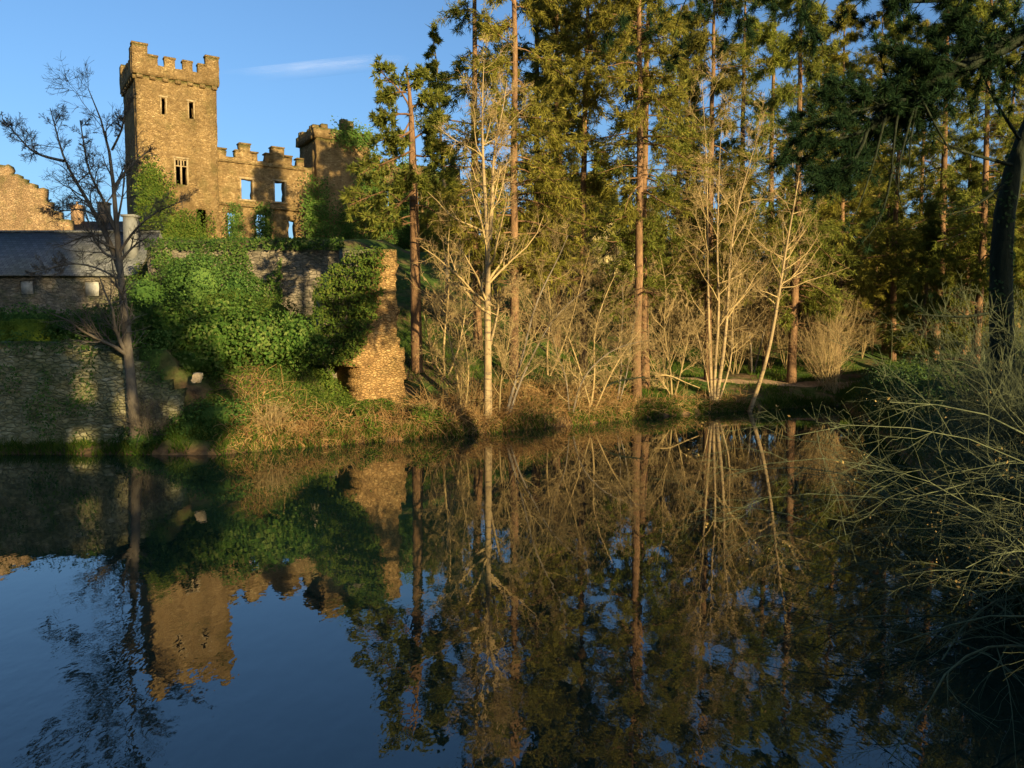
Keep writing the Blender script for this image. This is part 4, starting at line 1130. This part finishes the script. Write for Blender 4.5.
x = rngg.uniform(-12.2, -4.6, 26000); y = yb(x) + rngg.uniform(.3, 6.5, 26000)
k = (vnoise(x, y, 1.4, 24) + vnoise(x, y, .5, 25) * .5 > -.05); x, y = x[k], y[k]
k = y < 33.0; x, y = x[k], y[k]
P = np.stack([x, y, H(x, y) + rngg.uniform(0, .3, len(x))], 1)
mb.leaves(P, np.stack([rngg.normal(0, .5, len(x)), rngg.normal(-.6, .5, len(x)), np.ones(len(x))], 1), rngg.uniform(.05, .12, len(x)), rngg)
tag(mb.build('ground_ivy_leaves', M['ivy']), 'leafy ground cover on the left bank', 'ground cover', kind='stuff')
# fallen wood
def fallen(label, pts, r, Y, mat, seed):
    P = resample(path_at(pts, Y), 10); rng = np.random.default_rng(seed)
    mb = MB(); mb.tubes(P, np.linspace(r, r * .4, 10), 6, cap=True)
    A, B = grow(P[None], np.linspace(r, r * .4, 10)[None], 7, rng, .2, .95, (50, 15), (.15, .35), 5, .15, (0, 0, .02), .5, .008); mb.tubes(A, B, 4)
    return tag(mb.build('fallen_branch', mat), label, 'branch')
fallen('dark fallen branch sloping down in front of the orange pair', [(598, 394), (606, 385), (620, 380), (645, 377)], .06, 35.6, M['pine_bark_dark'], 1)
fallen('pale dead branch lying over the grass right of the orange pair', [(655, 376), (668, 374), (684, 382), (700, 388)], .045, 38.4, M['twig'], 2)
fallen('fallen log on the slope above the footpath', [(800, 352), (812, 356), (826, 358)], .12, 50.5, M['pine_bark'], 3)
# pale stone on the ledge of the left bank
mb = MB()
rs = np.random.default_rng(5)
def lump(mb, c, size, k=3):
    """a rough quarried block: a gridded box with knocked-off corners"""
    t = np.linspace(-1, 1, k + 1)
    for ax_ in range(3):
        for sg in (-1, 1):
            a, b_ = np.meshgrid(t, t, indexing='ij'); V = np.zeros((k + 1, k + 1, 3)); V[..., ax_] = sg; V[..., (ax_ + 1) % 3] = a; V[..., (ax_ + 2) % 3] = b_
            V = V.reshape(-1, 3); n_ = np.linalg.norm(V, axis=1, keepdims=True)
            V = V / np.maximum(1, n_ / 1.32) * (1 + .16 * np.sin(V @ np.array([3.1, 5.3, 4.7]))[:, None])
            V = V * np.array(size) + np.array(c) + np.array([.25, 0, 0]) * V[:, 2:] * size[2]
            F = [(p * (k + 1) + q, (p + 1) * (k + 1) + q, (p + 1) * (k + 1) + q + 1, p * (k + 1) + q + 1) for p in range(k) for q in range(k)]
            mb.add(V, F if sg > 0 else [f[::-1] for f in F])
lump(mb, (0, 0, 0), (.15, .12, .17), 4)
o = mb.build('pale_stone', M['cream']); o.location = tuple(at(197, 378, 26.6)); tag(o, 'single pale cream stone below the laurel hedge', 'stone')

# ------------------------------------------------------------------ near right bank
# dark near pine trunk
nt_pts = [(1004, 420), (1003, 360), (1001, 310), (1000, 260), (1000, 220), (1006, 182), (1018, 148), (1036, 112), (1062, 60), (1090, -10), (1110, -120)]
base = at(1004, 420, 14.5); base[2] = gz(base[0], base[1])
np_ = empty('pine_tree', base, 0, 'dark curved pine trunk close by at the right edge', 'pine')
P = resample(path_at(nt_pts, 14.5), 14) - base; P[0] = (P[0][0], P[0][1], -.2)
rngn = np.random.default_rng(101)
w_ = MB(); RR = np.linspace(.22, .1, 14); w_.tubes(P, RR, 12)
nl = [[(1012, 165), (985, 158), (955, 150), (935, 142), (915, 122)], [(1003, 185), (985, 200), (965, 212), (950, 214)], [(1020, 140), (1000, 110), (985, 85), (978, 60)], [(1001, 310), (970, 318), (940, 316), (915, 314)]]
PN = np.stack([resample(path_at(p, 14.3), 7) - base for p in nl]); RN = np.tile(np.linspace(.035, .01, 7), (4, 1)); w_.tubes(PN, RN, 5)
A, B = grow(PN, RN, 8, rngn, .2, 1, (50, 15), (.25, .45), 5, .16, (0, 0, 0), .5, .005); w_.tubes(A, B, 3)
A2, B2 = grow(A, B, 4, rngn, .3, 1, (45, 15), (.3, .5), 4, .16, (0, 0, 0), .5, .004); w_.tubes(A2, B2, 3)
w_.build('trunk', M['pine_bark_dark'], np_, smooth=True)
def tufts(mb, Q, rng, per=2, nn=26, ln=.11, wd=.007, t0=.35):
    m_, n_, _ = Q.shape
    ti = rng.uniform(t0, 1, (m_, per)) * (n_ - 1); i0 = np.minimum(ti.astype(int), n_ - 2); f_ = (ti - i0)[..., None]; ix = np.arange(m_)[:, None]
    C = (Q[ix, i0] * (1 - f_) + Q[ix, i0 + 1] * f_).reshape(-1, 3); T = unit(Q[ix, i0 + 1] - Q[ix, i0]).reshape(-1, 3)
    C = np.repeat(C, nn, 0) + rng.normal(0, .015, (len(C) * nn, 3)); T = np.repeat(T, nn, 0)
    mb.tris(C, T * .55 + rng.normal(0, .6, T.shape), ln * rng.uniform(.7, 1.2, len(C)), wd, rng)
iv = MB(); ti_ = rngn.uniform(0, 8.5, 1500); i0_ = ti_.astype(int); f_ = (ti_ - i0_)[:, None]
cc_ = P[i0_] * (1 - f_) + P[i0_ + 1] * f_; an_ = rngn.uniform(0, 2 * PI, 1500); nn_ = np.stack([np.cos(an_), np.sin(an_), np.full(1500, .3)], 1)
kk_ = np.sin(ti_ * 2.3 + an_ * 2) + rngn.normal(0, .4, 1500) > .1
iv.leaves((cc_ + nn_ * (np.interp(ti_, range(14), RR)[:, None] + .03))[kk_], nn_[kk_] + rngn.normal(0, .4, (kk_.sum(), 3)), .075 * rngn.uniform(.6, 1.3, kk_.sum()), rngn)
iv.build('ivy', M['shade_leaf'], np_)
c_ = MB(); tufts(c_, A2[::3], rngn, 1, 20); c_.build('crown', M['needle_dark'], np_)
# overhanging pine: trunk out to the right, boughs reaching in
YB = 12.0
bx, by = 11.2, 11.0
base = np.array([bx, by, gz(bx, by)])
op = empty('pine_tree', base, 0, 'near pine whose dark drooping bough reaches in from the upper right', 'pine')
w_ = MB(); c_ = MB()
tp_ = np.array([(0, 0, -.2), (.1, 0, 3), (-.1, .1, 6), (0, 0, 9), (.2, 0, 12), (.3, .1, 15)], float)
w_.tubes(resample(tp_, 12), np.linspace(.3, .12, 12), 10)
def lp(pts, Y, dY=0): return path_at(pts, Y, dY) - base
mainb = resample(np.concatenate([[(-.05, .05, 7.0)], lp([(1130, -12), (1060, 16), (1024, 33), (975, 62), (930, 86), (893, 106), (868, 128)], YB)]), 16)
upper = resample(np.concatenate([[(0, 0, 8.6)], lp([(1120, -70), (1000, -45), (900, -25), (800, -12), (740, -8), (690, -15), (640, -12), (600, -18)], YB, .8)]), 16)
top2 = resample(np.concatenate([[(0, 0, 7.8)], lp([(1110, -40), (1040, -20), (980, -6), (930, 4), (890, 0)], YB + .3, .6)]), 16)
MBR = np.stack([mainb, upper, top2])
w_.tubes(MBR, np.stack([np.linspace(.2, .09, 16), np.linspace(.13, .03, 16), np.linspace(.1, .03, 16)]), 9)
subs = [[(900, 102), (862, 110), (825, 116), (792, 128)], [(885, 112), (850, 138), (820, 156), (790, 160)], [(872, 124), (848, 160), (822, 184), (798, 196)], [(905, 100), (880, 100), (845, 98), (818, 100)],
        [(880, 118), (862, 150), (850, 175), (835, 192)], [(930, 88), (905, 72), (892, 60), (888, 45)], [(965, 66), (940, 58), (918, 56)], [(985, 56), (962, 34), (955, 18)], [(945, 80), (925, 100), (905, 118)],
        [(868, 128), (845, 140), (815, 140), (785, 145)], [(868, 128), (858, 165), (830, 175), (805, 180)], [(920, 94), (900, 118), (880, 138)], [(890, 108), (868, 95), (850, 92), (835, 86)]]
PS = np.stack([resample(lp(p, YB - .4 + .8 * ((i * 37) % 10) / 10, -.3), 7) for i, p in enumerate(subs)]); RS = np.tile(np.linspace(.03, .008, 7), (len(subs), 1)); w_.tubes(PS, RS, 5)
dang = [[(898, 112), (893, 140), (893, 170), (886, 200), (880, 222)], [(916, 100), (905, 140), (898, 165), (893, 185), (903, 212)], [(921, 98), (938, 130), (950, 150), (958, 166)], [(918, 98), (912, 130), (908, 160), (910, 180)], [(886, 115), (872, 170), (862, 200), (852, 222)], [(893, 165), (885, 210), (870, 238), (862, 243)]]
PG = np.stack([resample(lp(p, YB - .3), 7) for p in dang]); RG = np.tile(np.linspace(.022, .007, 7), (len(dang), 1)); w_.tubes(PG, RG, 5)
A, B = grow(PS, RS, 15, rngn, .1, 1, (46, 18), (.18, .6), 5, .18, (0, 0, -.07), .5, .004); w_.tubes(A, B, 3)
tufts(c_, A, rngn, 6, 30, .14, .01, .2)
tufts(c_, PS, rngn, 10, 30, .14, .01, .3)
A, B = grow(mainb[None, 2:], np.full((1, 14), .05), 190, rngn, .05, 1, (65, 18), (.06, .26), 5, .16, (0, 0, .02), .3, .005, fall=.1); w_.tubes(A, B, 3)
tufts(c_, A, rngn, 7, 34, .14, .012, .15)
A, B = grow(PG, RG, 6, rngn, .3, 1, (40, 15), (.15, .35), 5, .18, (0, 0, -.1), .5, .004); w_.tubes(A, B, 3)
tufts(c_, A[-10:], rngn, 4, 24, .11, .008)
UU = MBR[1:]; UR = np.tile(np.linspace(.09, .03, 16), (2, 1))
A, B = grow(UU, UR, 26, rngn, .3, 1, (60, 15), (.06, .16), 5, .16, (0, 0, -.12), .3, .006, fall=.2); w_.tubes(A, B, 3)
A2, B2 = grow(A, B, 5, rngn, .2, 1, (45, 15), (.35, .6), 4, .14, (0, 0, -.08), .5, .004); w_.tubes(A2, B2, 3)
tufts(c_, A2, rngn, 4, 28, .14, .011)
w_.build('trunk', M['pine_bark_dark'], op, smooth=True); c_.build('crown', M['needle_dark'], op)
# bare willow arching over the water
rngw = np.random.default_rng(110)
wb = np.array([7.6, 9.2, 0.]); wb[2] = gz(7.6, 9.2)
wil = empty('willow_bush', wb, 0, 'bare grey-green willow arching over the water at lower right', 'willow')
arcs = []
for k in range(64):
    ox, oy = rngw.uniform(-1.2, 1.6), rngw.uniform(-2.6, 4.2)
    s0 = np.array([ox, oy, gz(7.6 + ox, 9.2 + oy) - wb[2] - .1])
    L = rngw.uniform(2.4, 5.6); az = rngw.normal(PI + .2, .5); el = rngw.uniform(.25, 1.25)
    d = np.array([math.cos(az) * math.cos(el), math.sin(az) * math.cos(el), math.sin(el)])
    pts = [s0]
    for q in range(9):
        pts.append(pts[-1] + d * L / 9); d = unit(d + rngw.normal(0, .08, 3) + np.array([-.03, 0, -.14 * el - .03]))
    arcs.append(pts)
PW = np.array(arcs); RW = np.linspace(1, .25, 10)[None] * rngw.uniform(.006, .02, (64, 1))
st = MB(); st.tubes(PW, RW, 6); st.build('stem', M['willow'], wil, smooth=True)
cw = MB()
A, B = grow(PW, RW, 12, rngw, .15, .98, (40, 16), (.22, .5), 6, .2, (-.01, 0, -.02), .5, .003); cw.tubes(A, B, 4)
A, B = grow(A, B, 8, rngw, .15, .98, (40, 16), (.3, .6), 5, .2, (-.01, 0, 0), .6, .002); cw.tubes(A, B, 3)
cw.build('crown', M['willow'], wil)
lf = MB()
C = A[rngw.integers(0, len(A), 420), -1]; C = np.repeat(C, 4, 0) + rngw.normal(0, .05, (1680, 3))
lf.leaves(C, rngw.normal(size=(1680, 3)), .036 * rngw.uniform(.5, 1.4, 1680), rngw); lf.build('dry_leaves', M['dryleaf'], wil)
# dark shrubs of the near right bank
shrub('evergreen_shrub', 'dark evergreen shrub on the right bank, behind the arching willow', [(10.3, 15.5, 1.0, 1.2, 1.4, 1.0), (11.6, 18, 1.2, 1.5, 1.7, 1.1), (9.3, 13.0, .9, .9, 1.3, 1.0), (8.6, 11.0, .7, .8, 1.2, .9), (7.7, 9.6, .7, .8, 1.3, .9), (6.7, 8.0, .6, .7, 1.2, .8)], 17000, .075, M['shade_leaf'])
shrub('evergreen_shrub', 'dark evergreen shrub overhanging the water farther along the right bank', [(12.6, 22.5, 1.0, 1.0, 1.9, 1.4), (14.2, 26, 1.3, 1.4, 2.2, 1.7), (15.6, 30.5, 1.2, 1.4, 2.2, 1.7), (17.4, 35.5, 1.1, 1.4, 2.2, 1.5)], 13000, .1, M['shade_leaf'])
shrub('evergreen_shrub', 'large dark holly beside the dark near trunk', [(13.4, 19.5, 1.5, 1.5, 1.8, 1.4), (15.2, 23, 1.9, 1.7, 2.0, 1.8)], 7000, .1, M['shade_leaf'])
twig_bush('twiggy_bush', 'grey bare bush standing left of the dark near trunk', 11.0, 17.0, 40, 3.8, 50, 57, M['willow'], r=.014)
twig_bush('twiggy_bush', 'dense olive bare thicket between the arching willow and the dark evergreens', 8.7, 11.5, 80, 2.9, 75, 59, M['willow'], (-.5, 0, 0), cnt=(10, 8), r=.012)
twig_bush('twiggy_bush', 'tall bare bush in front of the dark near trunk', 9.2, 13.0, 70, 3.6, 50, 63, M['willow'], (-.15, 0, 0), cnt=(10, 8), r=.012)
twig_bush('twiggy_bush', 'leaning bare bush at the water before the dark evergreens', 9.6, 14.2, 40, 2.8, 60, 58, M['willow'], (-.4, 0, 0), r=.013)

# ------------------------------------------------------------------ woods far and behind the viewpoint (masses)
def woods(name, label, spots, seed, leaf, size, mat):
    rng = np.random.default_rng(seed); mb = MB(); tb = MB()
    for (x, y, h, r, cb, n) in spots:
        z0 = gz(x, y)
        t = rng.uniform(0, 1, n) ** .8; a = rng.uniform(0, 2 * PI, n)
        rad = r * ((1 - t) ** .7 * .9 + .1) * np.sqrt(rng.uniform(.05, 1, n)) * (1 + .3 * np.sin(a * 3 + x) * np.sin(t * 17 + y))
        P = np.stack([x + np.cos(a) * rad, y + np.sin(a) * rad, z0 + cb + (h - cb) * t], 1)
        mb.tris(P, np.stack([np.cos(a), np.sin(a), rng.normal(-.2, .4, n)], 1) + rng.normal(0, .35, (n, 3)), leaf * rng.uniform(.6, 1.3, n), size, rng)
        mb.tubes(np.array([(x, y, z0 - .3), (x, y, z0 + h * .95)]), np.array([.3, .04]), 6, mi=1)
    return tag(mb.build(name, [mat, M['pine_bark']]), label, 'woods', kind='stuff')
rt_ = np.random.default_rng(131)
mb = MB()
for k in range(95):
    x = rt_.uniform(-3.5, 34); y = yb(x) + rt_.uniform(5, 26)
    if x < 1.5 and rt_.uniform() < .65: continue
    n_ = 5; h_ = rt_.uniform(3.0, 7.5)
    az = rt_.uniform(0, 2 * PI, n_); el = np.radians(rt_.uniform(58, 88, n_)); d = np.stack([np.cos(az) * np.cos(el), np.sin(az) * np.cos(el), np.sin(el)], 1)
    p = [np.tile(np.array([x, y, gz(x, y) - .1]), (n_, 1)) + np.append(rt_.normal(0, .3, 2), 0)]
    for q in range(6): p.append(p[-1] + d * h_ / 6); d = unit(d + rt_.normal(0, .1, d.shape) + np.array([0, 0, .05]))
    Q = np.stack(p, 1); RQ = np.linspace(1, .3, 7)[None] * np.full((n_, 1), .03); mb.tubes(Q, RQ, 4)
    A, B = grow(Q, RQ, 11, rt_, .15, .98, (45, 14), (.25, .5), 5, .14, (0, 0, .06), .5, .009); mb.tubes(A, B, 3)
    A, B = grow(A, B, 7, rt_, .15, .98, (42, 14), (.35, .6), 4, .14, (0, 0, .05), .6, .008); mb.tubes(A, B, 3)
tag(mb.build('undergrowth', M['scrub']), 'leafless golden scrub filling the wood floor between the trunks', 'undergrowth', kind='stuff')
rw_ = random.Random(8)
sp = []
for k in range(46):
    x = rw_.uniform(3, 75); y = rw_.uniform(72, 110) if x < 40 else rw_.uniform(60, 110)
    sp.append((x, y, rw_.uniform(9, 14.5) + max(0, (x - 20) * .1), rw_.uniform(2.2, 3.4), 1.0, 2600))
for k in range(26):
    x = rw_.uniform(-9, 16); y = rw_.uniform(66, 74)
    sp.append((x, y, rw_.uniform(3.2, 4.8) * (.45 if 5 < x < 13 else 1), rw_.uniform(1.5, 2.2), .2, 1800))
for k in range(24):
    x = rw_.uniform(22, 48); y = rw_.uniform(54, 66)
    sp.append((x, y, rw_.uniform(6, 9), rw_.uniform(2.0, 2.8), .4, 2600))
woods('distant_woods', 'mixed wood filling the slope behind the bank trees', sp, 120, .6, .2, M['needle_brown'])
sp = []
for k in range(64):                           # on the hill behind the viewpoint: its shadow falls on the left bank
    u = rw_.uniform(-42, 3.6); v = -rw_.uniform(20, 50)
    x, y = u * math.cos(SUN_AZ) - v * math.sin(SUN_AZ), u * math.sin(SUN_AZ) + v * math.cos(SUN_AZ)
    sp.append((x, y, rw_.uniform(19, 22.5), rw_.uniform(3.2, 4.2), 1.0, 520))
woods('near_woods', 'wooded hill on the near side of the river', sp, 121, 1.3, .8, M['needle'])
# unseen yew added right of the view to keep the near shrubs in shade
shrub('evergreen_shrub', 'unseen yew added beyond the right edge to shade the near bank', [(13.0, 7, 3.0, 2.0, 2.4, 2.2), (15.0, 11, 3.0, 2.2, 2.6, 2.2), (11.6, 3.5, 3.2, 1.8, 2.2, 2.2)], 9000, .16, M['shade_leaf'])
# thin streak of cloud
m, nt, out = newmat('cloud_vapour')
tc = N(nt, 'ShaderNodeTexCoord'); mp = N(nt, 'ShaderNodeMapping'); mp.inputs['Scale'].default_value = (3, 1, 1)
nt.links.new(tc.outputs['Generated'], mp.inputs['Vector'])
nf = noise(nt, mp.outputs[0], 2.5, 5, .6)
gr = N(nt, 'ShaderNodeTexGradient', gradient_type='SPHERICAL')
mp2 = N(nt, 'ShaderNodeMapping'); mp2.inputs['Location'].default_value = (-1, 0, -1); mp2.inputs['Scale'].default_value = (2, 0, 2)
nt.links.new(tc.outputs['Generated'], mp2.inputs['Vector']); nt.links.new(mp2.outputs[0], gr.inputs['Vector'])
mm = N(nt, 'ShaderNodeMath', operation='MULTIPLY'); nt.links.new(nf, mm.inputs[0]); nt.links.new(gr.outputs['Fac'], mm.inputs[1])
fa = ramp(nt, mm.outputs[0], [(.08, (0,) * 3), (.6, (.075,) * 3)])
tb_ = N(nt, 'ShaderNodeBsdfTransparent'); db = N(nt, 'ShaderNodeBsdfDiffuse'); db.inputs[0].default_value = (.9, .9, .9, 1)
ms = N(nt, 'ShaderNodeMixShader'); nt.links.new(fa, ms.inputs[0]); nt.links.new(tb_.outputs[0], ms.inputs[1]); nt.links.new(db.outputs[0], ms.inputs[2])
nt.links.new(ms.outputs[0], out.inputs[0])
mb = MB()
V = []; nn = 24
for k in range(nn + 1):
    f = k / nn; px = 200 + 230 * f; py = 82 - 26 * f
    for e in (-9, 0, 9): 
        p = at(px, py + e, 1500 + 6 * abs(e)); V.append(p)
mb.add(V, [(a * 3 + c, a * 3 + c + 1, (a + 1) * 3 + c + 1, (a + 1) * 3 + c) for a in range(nn) for c in range(2)])
tag(mb.build('cloud', m), 'thin wisp of white cloud right of the tower', 'cloud', kind='stuff')
